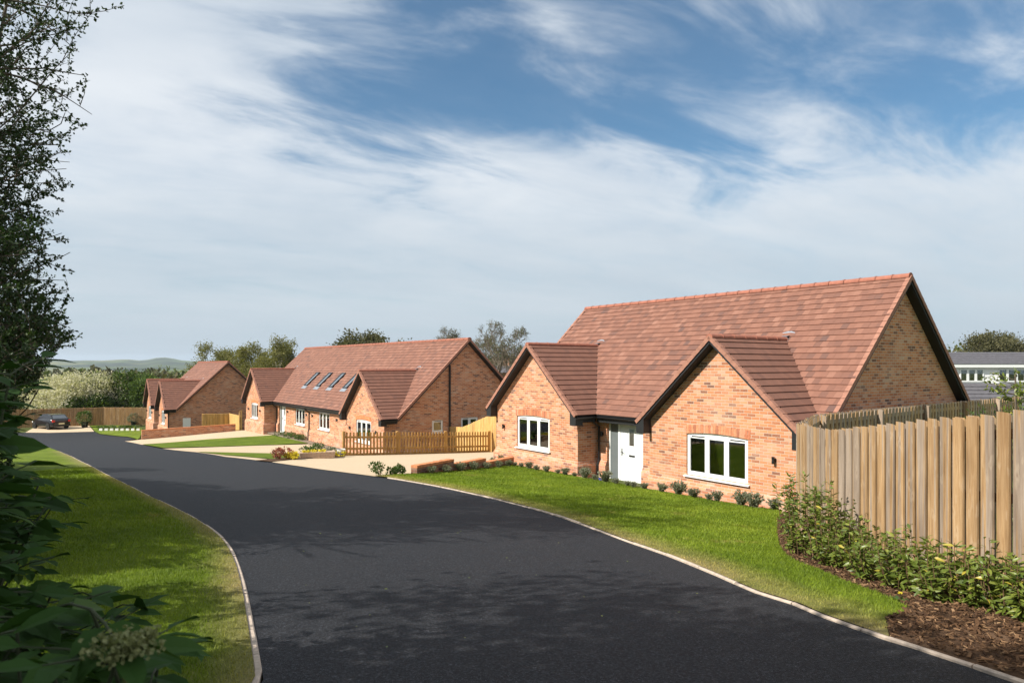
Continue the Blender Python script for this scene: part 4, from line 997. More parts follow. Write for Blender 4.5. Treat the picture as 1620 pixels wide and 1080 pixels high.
def blob_points(rg, n, c, r, lump=.35, shell=.55):
    """points through an uneven crown volume"""
    d = unit(rg.normal(0, 1, (n, 3))); k = unit(rg.normal(0, 1, (9, 3))); w = np.max(d@k.T, 1)
    rr = (shell+(1-shell)*rg.random(n)**.6)*(1-lump+lump*2*(w-.55)); return np.array(c)+d*rr[:, None]*np.array(r), d
def bush(name, label, cat, x, y, size, n, leaf, mat, rg, group=None, blobs=5, stems=6, width=.55, base=None, stem_mat=None, lance=False, droop=0, zlift=.5):
    z = gz(x, y) if base is None else base; root = thing(name, label, cat, (x, y, z), 0, group); parts = []
    sx, sy, sz = size
    for k in range(blobs):
        cc = (rg.normal(0, .28)*sx, rg.normal(0, .28)*sy, sz*rg.uniform(.38, .62)); s = rg.uniform(.5, .8)
        P, d = blob_points(rg, n//blobs, cc, (sx*.6*s, sy*.6*s, sz*.55*s)); P[:, 2] = np.maximum(P[:, 2], .03)
        parts.append(leaf_arrays(P, d+rg.normal(0, .6, d.shape)+np.array([0, 0, .3]), leaf*rg.uniform(.6, 1.3, len(P)), rg, width, lance, droop=droop))
    leaves('foliage', parts, mat, root)
    segs = []
    for k in range(stems):
        a = rg.uniform(0, 6.28); e = np.array([math.cos(a)*sx*.35, math.sin(a)*sy*.35, sz*rg.uniform(.6, .85)]); m = e*.45+np.array([0, 0, sz*.08]); r0 = .012*max(1, sz)
        segs.append((np.array([[0, 0, -.08], m*.5, m, e]), [r0, r0*.8, r0*.6, r0*.35]))
    v, f = tubes(segs, 5); link('stems', np_mesh('stems', v, f), stem_mat or M_STEM, root)
    return root

ORD = 'first second third fourth fifth sixth seventh eighth ninth tenth eleventh twelfth thirteenth fourteenth fifteenth sixteenth seventeenth eighteenth nineteenth twentieth'.split()
ORD += ['twenty-'+w for w in ORD[:9]]
# ---- lavender row along the front of the near house
rl = np.random.default_rng(11); lv = []
for k in range(26): 
    t = k/25; X = -.5-11.6*t; lv.append((hw(H1, X+rl.normal(0, .11), -.42+rl.normal(0, .05)), rl.uniform(.14, .36)))
for k in range(7):
    t = (k+.6)/7.5; p = np.array(wall_line[0])*(1-t)+np.array(wall_line[1])*t; u = np.array(wall_line[1])-np.array(wall_line[0]); u /= np.linalg.norm(u); p = p+np.array([u[1], -u[0]])*.30; lv.append((tuple(p), rl.uniform(.2, .28)))
def lavender(name, label, x, y, h, rg, group, mat=M_LAV):
    root = thing(name, label, 'plant', (x, y, gz(x, y)+.02), 0, group); n = 46; a = rg.uniform(0, 6.28, n); r = np.sqrt(rg.random(n)); d = np.stack([np.cos(a)*r*.8+rg.normal(0, .2), np.sin(a)*r*.8, rg.uniform(.6, 1.3, n)], 1)
    parts = []
    for t in (.15, .32, .5, .68, .85): 
        P = unit(d)*h*t*rg.uniform(.75, 1.15, (n, 1)); parts.append(leaf_arrays(np.repeat(P, 3, 0), np.repeat(d, 3, 0)+rg.normal(0, .55, (n*3, 3)), h*.26, rg, .30))
    leaves('foliage', parts, mat, root)
    v, f = tubes([(np.array([[0, 0, -.05], e*h*.5, e*h]), [.004, .003, .002]) for e in unit(d)[:18]], 3); link('stems', np_mesh('stems', v, f), M_STEM, root)
for k, ((x, y), h) in enumerate(lv):
    if k < 26 and -8.1 < -.5-11.6*k/25 < -5.0: x, y = hw(H1, -.5-11.6*k/25, -.40)
    lavender('lavender_plant', (ORD[k]+' lavender plant from the laurel corner in the row before the brick gables') if k < 26 else (ORD[k-26]+' lavender plant from the road end of the stepped wall'), x, y, h, rl, 'lavender before the house' if k < 26 else 'lavender along the stepped wall')
for px, py, s, lb in ((601,752,.42,'largest leafy shrub at the lawn corner beside the driveway'), (620,751,.22,'tiny shrub between two bigger shrubs at the lawn corner'), (636,750.5,.3,'small shrub at the lawn corner next to the stepped wall end')):
    x, y = G(px, py); bush('shrub', lb, 'shrub', x, y, (s, s, s*1.1), 260, .075, M_SHRUB, rl, 'shrubs at the lawn corner', 3, 4)
# ---- laurel row before the fence
rr_ = np.random.default_rng(21)
def laurel(x, y, h, w, rg, label):
    root = thing('laurel_shrub', label, 'shrub', (x, y, gz(x, y)+.02), 0, 'laurel shrubs along the fence'); segs, parts = [], []
    for k in range(int(13+w*14)):
        a = rg.uniform(0, 6.28); rad = w*.5*math.sqrt(rg.random()); e = np.array([math.cos(a)*rad*1.15, math.sin(a)*rad*.8, h*rg.uniform(.55, 1.08)*(1-.25*(rad/(w*.5))**2)]); b = np.array([e[0]*.35, e[1]*.35, -.04])
        P = np.array([b+(e-b)*t+np.array([math.cos(a), math.sin(a), 0])*.05*math.sin(t*3.1) for t in np.linspace(0, 1, 6)]); segs.append((P, np.linspace(.008, .003, 6)))
        n = int(36*h/.8); t = np.sort(rg.uniform(.12, 1.0, n)); Q = np.stack([np.interp(t, np.linspace(0, 1, 6), P[:, i]) for i in range(3)], 1)
        an = rg.uniform(0, 6.28, n); D = np.stack([np.cos(an), np.sin(an), rg.uniform(-.35, .55, n)+.5*(t > .9)], 1)
        parts.append(leaf_arrays(Q, D, rg.uniform(.06, .105, n), rg, .34, True, .2, rg.uniform(.15, .4), .6))
    v, f, tn = join_arrays(parts); tn = np.clip(tn*.82+(rg.random(len(tn)//8) > .965).repeat(8)*.5, 0, 1)
    link('foliage', np_mesh('foliage', v, f, tn), M_LAUREL, root); v, f = tubes(segs, 4); link('stems', np_mesh('stems', v, f), M_STEM, root)
LP = [((1254,880), 1.22, .85), ((1282,889), 1.0, .8), ((1308,899), .66, .65), ((1340,909), .68, .62), ((1370,921), .58, .6), ((1406,934), .66, .62), ((1445,944), .58, .6), ((1487,955), .54, .58), ((1530,964), .64, .52), ((1578,977), .52, .46), ((1618,988), .60, .46), ((1668,1001), .58, .46)]
for k, (p, h, w) in enumerate(LP):
    x, y = G(*p); laurel(x+.14, y+.06, h, w, rr_, 'tall bushy laurel shrub at the fence corner nearest the brick gable' if k == 0 else ORD[k]+' drooping laurel shrub along the board fence, counted from the brick gable')
# yellow flowers at the bed edge
for px, py in ((1424,953), (1262,873)):
    x, y = G(px, py); root = thing('dandelion', 'yellow dandelion on the bare mulch by the lawn tip' if px > 1400 else 'yellow dandelion under the tall laurel near the gable', 'flower', (x, y, gz(x, y)+.02), 0, 'yellow flowers in the bed')
    a = np.linspace(0, 6.28, 26)[:-1]; P = np.tile(np.array([[0, 0, .07]]), (25, 1)); D = np.stack([np.cos(a), np.sin(a), rr_.uniform(0, .8, 25)], 1); leaves('petals', leaf_arrays(P, D, .026, rr_, .4), M_YEL, root)
    v, f = tubes([(np.array([[0, 0, -.02], [.004, 0, .03], [0, 0, .07]]), [.003, .003, .003])], 5); link('stalk', np_mesh('stalk', v, f), M_SHRUB, root)
    an = np.linspace(0, 6.28, 9)[:-1]; leaves('rosette', leaf_arrays(np.zeros((8, 3)), np.stack([np.cos(an), np.sin(an), np.full(8, .35)], 1), .09, rr_, .3, True), M_SHRUB, root)
# ---- bark chips
def chips():
    n = 15000; rg = np.random.default_rng(31); xs = rg.uniform(1.8, 6.8, n*3); ys = rg.uniform(.2, 16, n*3); ok = inpoly(xs, ys, bed) & (linedist(xs, ys, kR) > .04); xs, ys = xs[ok][:n], ys[ok][:n]; n = len(xs)
    z = ground_np(xs, ys)+.026; a = rg.uniform(0, 6.28, n); tl = rg.normal(0, .3, n); l = rg.uniform(.015, .055, n)*np.where(rg.random(n) > .95, 1.5, 1); w = l*rg.uniform(.18, .5, n); t = .006
    u = np.stack([np.cos(a)*np.cos(tl), np.sin(a)*np.cos(tl), np.sin(tl)], 1); s = unit(np.cross(u, np.array([0, 0, 1])+rg.normal(0, .25, (n, 3)))); m = np.cross(s, u); c = np.stack([xs, ys, z+np.abs(np.sin(tl))*l*.5+rg.uniform(0, .015, n)], 1)
    V = []
    for dz in (-t, t):
        for sx, sy in ((-1, -1), (1, -.7), (1, .8), (-.9, 1)): V.append(c+u*(l*sx/2)[:, None]+s*(w*sy/2)[:, None]+m*dz*.5)
    V = np.stack(V, 1).reshape(-1, 3); q = np.array([[4,5,6,7],[0,1,5,4],[1,2,6,5],[2,3,7,6],[3,0,4,7]]); F = (q[None]+(np.arange(n)*8)[:, None, None]).reshape(-1, 4)
    o = link('bark_mulch', np_mesh('bark_mulch', V, F, np.repeat(np.clip(rg.beta(1.5, 2.6, n), 0, 1), 5)), M_CHIP, kind='stuff'); tag(o, 'loose brown bark mulch covering the planting bed by the fence', 'mulch')
chips()
def litter():
    rg = np.random.default_rng(35); n = 90; xs = rg.uniform(-3, 3.5, n); ys = rg.uniform(4.2, 20, n); ok = inpoly(xs, ys, road_poly); xs, ys = xs[ok], ys[ok]; n = len(xs)
    P = np.c_[xs, ys, ground_np(xs, ys)+.012]; a = rg.uniform(0, 6.28, n); o = leaves('fallen_leaves', leaf_arrays(P, np.c_[np.cos(a), np.sin(a), rg.normal(0, .12, n)], rg.uniform(.012, .04, n), rg, .6, flat=.9), M_LAUREL, None, 'stuff'); tag(o, 'scattered small fallen leaves on the tarmac', 'leaves')
litter()
# ---- grass blades
def grass(name, label, poly, n, box, h, w, off, edge, rg, fall=0.0, near=5.0, ewid=.35, excl=None):
    xs = rg.uniform(box[0], box[1], n); ys = rg.uniform(box[2], box[3], n)
    if fall: 
        ys = near+(box[3]-near)*rg.random(n)**fall; xs = rg.uniform(box[0], box[1], n)
    vis = np.abs(xs/np.maximum(ys, .1)) < .80
    ok = inpoly(xs, ys, poly) & vis; xs, ys = xs[ok], ys[ok]; n = len(xs)
    e = np.clip(1-linedist(xs, ys, edge)/ewid, 0, 1)
    sc = np.clip(ys/7, .8, 2.4); z = ground_np(xs, ys)+off; a = rg.uniform(0, 6.28, n); hh = h*rg.uniform(.55, 1.25, n)*(1-.45*e); ww = w*sc; ln = rg.normal(0, .45, (n, 2))*hh[:, None]
    # clipped grass never leans out over the kerb
    near_e = linedist(xs, ys, edge) < .05; ln[near_e] *= .25
    b = np.stack([xs, ys, z-.005], 1); d = np.stack([np.cos(a)*ww, np.sin(a)*ww, 0*a], 1)*.5; tip = b+np.c_[ln, hh]
    V = np.stack([b-d, b+d, tip], 1).reshape(-1, 3); F = np.arange(n*3).reshape(-1, 3)
    me = np_mesh(name, V, F, np.clip(rg.normal(.5, .25, n), 0, 1)); at = me.attributes.new('edge', 'FLOAT', 'FACE'); at.data.foreach_set('value', e.astype(np.float32))
    o = link(name, me, M_GRASS, kind='stuff'); tag(o, label, 'grass'); return o
rg_ = np.random.default_rng(41)
grass('grass', 'mown grass of the sunny lawn before the near bungalow', lawn1, 520000, (-4.2, 6.8, 5.4, 25), .038, .0075, .028, kR[i0:], rg_, 1.15, 5.4, .7)
grass('grass', 'shaded mown grass of the verge left of the road', left_lawn, 420000, (-12, -1.0, 3.2, 22), .042, .0075, .026, kL, rg_, 1.7, 3.2, .3)
# ------------------------------------------------------------------ hedge trees on the left
def hawthorn(name, label, x, y, height, rg, limbs, group=None, leaf=.042, per=7, r0=.085, reach=1.0, low=.9, pitch=(.15, .9), keep=None):
    """multi-stemmed thorn: upright stems with long arching side shoots set with leaf tufts"""
    z = gz(x, y); root = thing(name, label, 'tree', (x, y, z), 0, group); big, small, TP_, TD = [], [], [], []
    for s in range(4):
        for _ in range(40):
            a = rg.uniform(0, 6.28); top = np.array([math.cos(a)*.16*height*rg.uniform(.3, 1), math.sin(a)*.16*height*rg.uniform(.3, 1), height*rg.uniform(.75, 1.0)])
            if keep is None or all(keep(top*f+np.array([x+1.1, y, z])) for f in (.3, .5, .7, .85, 1.0)): break
        t = np.linspace(0, 1, 9)[:, None]
        P = t*top+np.c_[.10*np.sin(t*7+s), .10*np.cos(t*6+s), 0*t]*t*height*.15; P[:, 2] -= .15; big.append((P, np.linspace(r0*rg.uniform(.6, 1), .012, 9)))
        for k in range(limbs):
            tt = low/height+(1-low/height)*rg.random()**1.25; q = np.array([np.interp(tt, t[:, 0], P[:, i]) for i in range(3)]); b = rg.uniform(0, 6.28); d = np.array([math.cos(b), math.sin(b), rg.uniform(*pitch)]); ln = reach*rg.uniform(.5, 1.0)*(1.5-.8*tt)
            n = 7; Q = [q]; 
            for j in range(n-1): d = unit(d+rg.normal(0, .16, 3)+np.array([0, 0, -.05])); Q.append(Q[-1]+d*ln/(n-1))
            Q = np.array(Q)
            if keep is not None and not keep(Q[-1]+np.array([x, y, z])): continue
            small.append((Q, np.linspace(.016, .004, n)))
            for j in range(9):
                f = rg.uniform(.15, 1); c = np.array([np.interp(f, np.linspace(0, 1, n), Q[:, i]) for i in range(3)]); e = unit(unit(Q[-1]-Q[0])*.6+rg.normal(0, .7, 3)+np.array([0, 0, .15])); m = ln*rg.uniform(.14, .34)
                if keep is not None and not keep(c+e*m+np.array([x, y, z])): continue
                tw = np.array([c, c+e*m*.5+rg.normal(0, .015, 3), c+e*m]); small.append((tw, [.005, .004, .002]))
                for g in np.linspace(.15, 1, max(2, int(m/(.055 if tt < .6 else .085)))): TP_.append(c+e*m*g); TD.append(e)
    v, f = tubes(big, 7); link('trunk', np_mesh('trunk', v, f, smooth=True), M_BARK, root); v, f = tubes(small, 4); link('branches', np_mesh('branches', v, f), M_BARK, root)
    P = np.repeat(np.array(TP_), per, 0); D = np.repeat(np.array(TD), per, 0); P = P+rg.normal(0, .012, P.shape); D = D*.5+rg.normal(0, .9, D.shape)
    leaves('crown', leaf_arrays(P, D, leaf*rg.uniform(.6, 1.25, len(P)), rg, .62), M_HAW, root); return root
rh = np.random.default_rng(51)
def inpx(p, f):   # photo pixel of a world point handed to a test
    if p[1] < .15: return True
    return f(CXP+FPX*p[0]/p[1], YH-FPX*(p[2]-CZ)/p[1], p[1])
hlim = lambda px, py, d: px < np.interp(py, [-900, -100, 40, 60, 190, 230, 330, 420, 540, 570, 640, 800], [120, 150, 225, 120, 165, 120, 135, 110, 130, 80, 40, 20])
HK = lambda p: inpx(p, hlim)
hawthorn('hawthorn_tree', 'tall dark hawthorn with fine leafy shoots against the sky', -7.2, 8.8, 8.8, rh, 125, None, .050, 6, .075, 2.3, .9, keep=HK)
hawthorn('hawthorn_tree', 'thin hawthorn behind the elder bush with pale new leaves', -8.9, 11.4, 5.2, rh, 60, None, .055, 6, .07, 1.8, .4, keep=HK)
M_ESTEM = plain('elder_stem', (.035, .045, .018), .8, .3, 9)
# elder bushes of the hedge: long compound leaves close to the camera
def elder(x, y, height, rg, n, spread, label, leaf=.11, flower=0, keep=None, base=None):
    z = gz(x, y) if base is None else base; root = thing('elder_bush', label, 'bush', (x, y, z), 0, 'elder bushes in the hedge'); segs, P, D, S = [], [], [], []; fl = []
    made = 0
    for k in range(n*14):
        if made >= n: break
        a = rg.uniform(0, 6.28); r = spread*math.sqrt(rg.random()); top = np.array([math.cos(a)*r, math.sin(a)*r, height*rg.uniform(.35, 1.0)*(1-.3*(r/spread)**2)])
        t = np.linspace(0, 1, 10)[:, None]; Q = t*top; Q[:, :2] *= t**.5; bend = rg.normal(0, .05, 3)*np.array([1, 1, .3]); Q = Q+bend*np.sin(t*3.14); Q[0, 2] = -.1
        if keep is not None and not all(keep(q+np.array([x+.05*y, y, z+.03*y])) for q in Q[3:]): continue
        made += 1; segs.append((Q, np.linspace(.009, .0035, 10)))
        for g in np.linspace(.28, 1, 8):
            c = np.array([np.interp(g, t[:, 0], Q[:, i]) for i in range(3)])
            for sg in (0, 1):
                b = rg.uniform(0, 3.14)+sg*3.14; ax = unit(np.array([math.cos(b), math.sin(b), rg.uniform(-.15, .55)])); ln = leaf*rg.uniform(1.1, 1.8)
                if keep is not None and not keep(c+ax*ln+np.array([x, y, z])): continue
                segs.append((np.array([c, c+ax*ln*.5, c+ax*ln-np.array([0, 0, .02])]), [.003, .0025, .0015])); sd = unit(np.cross(ax, [0, 0, 1]))
                for f, q in ((.45, 1), (.45, -1), (.8, 1), (.8, -1), (1, 0)):
                    pp = c+ax*ln*f-np.array([0, 0, .02*f]); dd = ax*(.55 if q else 1)+sd*q*.85+np.array([0, 0, -.15]); ls = leaf*rg.uniform(.7, 1.15)
                    if keep is not None and not keep(pp+unit(dd)*ls*.9+np.array([x, y, z])): continue
                    P.append(pp); D.append(dd); S.append(ls)
    v, f = tubes(segs, 5); link('stems', np_mesh('stems', v, f), M_ESTEM, root)
    leaves('foliage', leaf_arrays(np.array(P), np.array(D), np.array(S), rg, .46, True, .22, .18, .75), M_ELDER, root)
    return root
re_ = np.random.default_rng(61)
lim = lambda px, py, d: px < np.interp(py, [-300, 380, 480, 560, 625, 655, 690, 720, 770, 800, 850, 900, 935, 1010, 1200], [-200, 0, 70, 125, 112, 62, 40, 100, 135, 165, 110, 100, 290, 345, 360])
EK = lambda p: inpx(p, lim)
EK2 = lambda p: inpx(p, lambda px, py, d: lim(px+75, py, d))
elder(-1.85, 2.05, 1.85, re_, 95, .66, 'dense elder bush standing nearest the road edge', .115, keep=EK)
elder(-.95, 1.32, 1.30, re_, 95, .58, 'low elder bush with a pale flower head of buds', .105, keep=EK)
elder(-2.8, 3.1, 2.05, re_, 95, .95, 'tall elder bush under the hawthorn', .11, keep=EK)
elder(-4.3, 4.7, 1.7, re_, 90, .95, 'elder bush deep in the hedge', .12, keep=EK2)
elder(-5.8, 6.6, 2.0, re_, 90, 1.1, 'elder bush at the foot of the hawthorn', .12, keep=EK2)
elder(-1.4, 1.35, 1.5, re_, 60, .5, 'elder bush overhanging the verge', .115, keep=EK)
# flower head of pale green buds
def umbel(px, py, dist, label):
    d = ray(px, py)*dist; c = np.array([d[0], d[1], CZ+d[2]]); g = gz(c[0], c[1]+.05)
    root = thing('elder_flower', label, 'flower', (c[0], c[1]+.05, g)); rg = np.random.default_rng(3); o = c-np.array([c[0], c[1]+.05, g]); segs = [(np.array([[0, 0, -.03], o*.5+np.array([0, .05, 0]), o-np.array([0, 0, .05])]), [.007, .006, .004])]; P = []
    for k in range(70):
        a = rg.uniform(0, 6.28); r = .055*math.sqrt(rg.random()); e = o+np.array([math.cos(a)*r, math.sin(a)*r, rg.normal(0, .007)-.25*r]); segs.append((np.array([o-np.array([0, 0, .05]), (e+o)/2-np.array([0, 0, .02]), e]), [.0018, .0014, .001])); P += [e+rg.normal(0, .006, 3) for _ in range(9)]
    v, f = tubes(segs, 4); link('stalks', np_mesh('stalks', v, f), M_BUD, root); P = np.array(P); leaves('buds', leaf_arrays(P, rg.normal(0, 1, P.shape), .009, rg, .9), M_BUD, root)
umbel(196, 1010, 1.15, 'flat pale green elder flower head in bud')
# the hedge goes on out of sight behind and beside the camera: it shades the verge and the near road
rt = np.random.default_rng(71)
tree('hedge_tree', 'broad leafy hedge tree shading the near end of the road', 'tree', -4.9, -2.0, 8.8, rt, M_HAW, .16, 26, 3, (8, 7, 6), .85, .1, M_BARK, .16, .62, group='hedge trees beside the camera', jit=.25)
tree('hedge_tree', 'broad leafy hedge tree standing back from the road behind its twin', 'tree', -5.8, -5.2, 8.8, rt, M_HAW, .16, 24, 3, (8, 7, 6), .85, .1, M_BARK, .16, .62, group='hedge trees beside the camera', jit=.25)
for hk, (x, y, sx, sz) in enumerate(((-6.9, 2.8, 1.5, 2.3), (-7.9, 5.4, 1.7, 2.6), (-8.8, 8.8, 2.0, 4.2), (-12.2, 11.8, 2.2, 4.6), (-15.6, 15.0, 2.4, 3.6), (-18.6, 19.0, 2.4, 2.4), (-23.0, 24.0, 2.4, 2.2), (-29.0, 30.0, 2.6, 2.2), (-4.6, .6, 1.3, 1.9))):
    bush('hedge_bush', ORD[hk]+' mixed hedge bush along the left verge, counted from the near hedge trees', 'bush', x, y, (sx*1.5, sx*1.7, sz), int(12000*sx/2), .15, M_HEDGE, rt, 'hedge along the left verge', 7, 8)

# ------------------------------------------------------------------ planting and pots along the drives
rp = np.random.default_rng(81)
for px, py, s, mat, nm, lb in ((438,727.5,(.55,.5,.5),M_RED,'red_shrub','reddish leafy shrub at the tip of the flower bed'), (456,727,(.5,.4,.32),M_YEL,'yellow_flowers','clump of yellow flowers beside the reddish shrub'), (487,723.5,(.6,.5,.5),M_SHRUB,'shrub','green shrub behind the stone trough'), (506,716.5,(.7,.6,.55),M_SHRUB,'shrub','rounded green shrub in the far corner of the flower bed'), (520,722,(.7,.6,.4),M_LAV,'grey_shrub','grey-green shrub next to the picket post'), (533,722.5,(.45,.4,.25),M_YEL,'yellow_flowers','low yellow flowers near the white and blue bucket')):
    x, y = G(px, py); bush(nm, lb, 'plant', x, y, s, 420, .085, mat, rp, None, 4, 5)
for k in range(6):
    x, y = hw(H2, -17.2+k*.75, .85); bush('border_shrub', ORD[k]+' low shrub from the front door under the long bungalow windows', 'shrub', x, y, (.8, .6, .42), 260, .09, M_SHRUB, rp, 'shrubs under the long bungalow windows', 3, 4)
x, y = G(502, 725); root = thing('stone_trough', 'stone trough filled with yellow flowers in the flower bed', 'planter', (x, y, gz(x, y)+.02), R(20)); mb = MB(); mb.hexa([(-.62,-.2,0),(.62,-.2,0),(.62,.2,0),(-.62,.2,0),(-.66,-.23,.24),(.66,-.23,.24),(.66,.23,.24),(-.66,.23,.24)]).build('trough', M_STONE, root)
P = np.c_[rp.uniform(-.58, .3, 120), rp.uniform(-.18, .18, 120), np.full(120, .24)]; leaves('flowers', leaf_arrays(P, rp.normal(0, .6, P.shape)+np.array([0, 0, .9]), .10, rp, .6), M_YEL, root)
def pot(px, py, prof, mat, label, plant, pm, nleaf, leaf, nm='plant_pot', rim=None):
    x, y = G(px, py); root = thing(nm, label, 'pot', (x, y, gz(x, y)+.02)); MB().lathe(prof, 18).build('pot', mat, root, smooth=False)
    if rim: MB().lathe(rim, 18).build('band', M_BLUE, root)
    zt = prof[-1][1]; MB().lathe([(0, zt-.03), (prof[-1][0]*.92, zt-.03)], 14).build('soil', M_SOIL, root)
    if plant:
        P, d = blob_points(rp, nleaf, (0, 0, zt+plant[2]*.55), plant); leaves('foliage', leaf_arrays(P, d+rp.normal(0, .5, d.shape), leaf, rp, .5), pm, root); v, f = tubes([(np.array([[0, 0, zt-.06], [.01, 0, zt+plant[2]*.3], [0, 0, zt+plant[2]*.7]]), [.02, .016, .01])], 6); link('stem', np_mesh('stem', v, f), M_STEM, root)
pot(539.5, 722.5, [(.0, 0), (.12, 0), (.17, .30), (.18, .30)], M_WHITE, 'white bucket with a blue band at the foot of the picket fence', None, None, 0, 0, 'bucket', [(.141, .09), (.163, .20)])
pot(134, 676, [(.0, 0), (.25, 0), (.36, .55), (.38, .55)], M_BLACK, 'dark tall pot with a bushy plant beside the end drive', (.8, .8, .9), M_SHRUB, 900, .16)
pot(211, 672.5, [(.0, 0), (.2, 0), (.26, .4), (.27, .4)], M_BLACK, 'dark pot with a small round olive bush by the far bungalow', (.62, .62, .6), M_LAV, 700, .12)
x, y = hw(H1, -7.38, .72); root = thing('plant_pot', 'blue glazed pot standing by the front door side light', 'pot', (x, y, H1['o'][2]-.155)); MB().lathe([(0, 0), (.10, 0), (.15, .18), (.13, .34), (.15, .36), (.12, .36), (.10, .2), (0, .2)], 16).build('pot', M_BLUE, root, smooth=False)
# white edging stones and small plants in the far lawn
for k in range(8):
    px = 160+8.4*k; x, y = G(px, 681.2+.0*k); a = rp.uniform(-.1, .1); root = MB().hexa([(-.15,-.1,-.05),(.15,-.1,-.05),(.15,.1,-.05),(-.15,.1,-.05),(-.13,-.08,.20),(.14,-.08,.22),(.13,.08,.21),(-.14,.08,.19)]).build('edging_block', M_STONEW, None, loc=(x, y, gz(x, y)+.03), rot=(0, 0, a)); tag(root, ORD[k]+' white stone block from the end drive in the far lawn row', 'stone', 'white blocks in the far lawn')
for k in range(9):
    x, y = G(160+7*k, 679.3); bush('border_plant', ORD[k]+' dark green plant from the end drive behind the white blocks', 'plant', x, y, (.55, .5, .4), 90, .14, M_SHRUB, rp, 'plants behind the white blocks', 2, 3)

# ------------------------------------------------------------------ parked car at the end of the lane
def car(px, py, rz):
    x, y = G(px, py); root = thing('parked_car', 'black hatchback car parked on the end drive', 'car', (x, y, gz(x, y)+.012), rz)
    M_PAINT = plain('black_car_paint', (.012, .012, .014), .18, .1, 3, .7); M_LAMP = plain('red_lamp', (.45, .02, .015), .25, .1, 5, .6); M_TYRE = plain('tyre', (.02, .02, .02), .85, .1, 9)
    st = [(-2.0, .35, .80, .70), (-1.95, .28, .98, .80), (-1.5, .24, 1.0, .86), (-.4, .22, .98, .88), (.7, .22, .95, .88), (1.5, .25, .88, .84), (1.95, .33, .72, .70), (2.05, .40, .60, .60)]
    V, F = [], []
    for X, zb, zt, w in st: V += [(X, -w*.95, zb), (X, -w, zb+.18), (X, -w*.98, zt-.12), (X, -w*.88, zt), (X, w*.88, zt), (X, w*.98, zt-.12), (X, w, zb+.18), (X, w*.95, zb)]
    for i in range(len(st)-1):
        for k in range(8): F.append([i*8+k, i*8+(k+1) % 8, i*8+8+(k+1) % 8, i*8+8+k])
    F += [list(range(8)), [len(st)*8-8+k for k in range(8)]]; b = MB(); b.v = V; b.f = F; body = b.build('body', M_PAINT, root, smooth=True)
    cs = [(-1.80, .98, .76), (-1.35, 1.40, .62), (-.6, 1.48, .60), (.25, 1.42, .60), (1.0, .95, .76)]; c = MB()
    for (xa, za, wa), (xb, zb, wb) in zip(cs[:-1], cs[1:]): c.poly([(xa, -wa, za), (xb, -wb, zb), (xb, wb, zb), (xa, wa, za)])
    for s in (-1, 1): c.poly([(xx, s*w, z) for xx, z, w in cs]+[(1.0, s*.78, .94), (-1.80, s*.78, .96)][:0])
    c.build('cabin', M_PAINT, root)
    MB().poly([(-1.77, -.66, 1.04), (-1.77, .66, 1.04), (-1.41, .55, 1.36), (-1.41, -.55, 1.36)]).build('rear_window', M_SKYGLASS, root)
    for s in (-1, 1):
        MB().poly([(-1.3, s*.70, 1.04), (.75, s*.72, 1.02), (.2, s*.622, 1.36), (-1.1, s*.632, 1.38)]).build('side_window', M_SKYGLASS, root)
        MB().box(-2.02, -1.90, s*.70-.11, s*.70+.11, .72, .92).build('tail_lamp', M_LAMP, root); MB().box(1.90, 2.04, s*.55-.14, s*.55+.14, .55, .68).build('headlamp', M_WHITE, root)
        for X in (-1.25, 1.25):
            w = MB().tube([(X, s*.70, .31), (X, s*.90, .31)], .31, 18).build('wheel', M_TYRE, root); MB().tube([(X, s*.895, .31), (X, s*.912, .31)], .19, 14).build('rim', M_CHROME, w)
    MB().box(-2.035, -2.005, -.26, .26, .50, .61).build('number_plate', M_BLIND, root); MB().box(-2.04, -1.9, -.8, .8, .33, .46).build('bumper', M_BLACK, root)
car(80, 677.5, R(150))

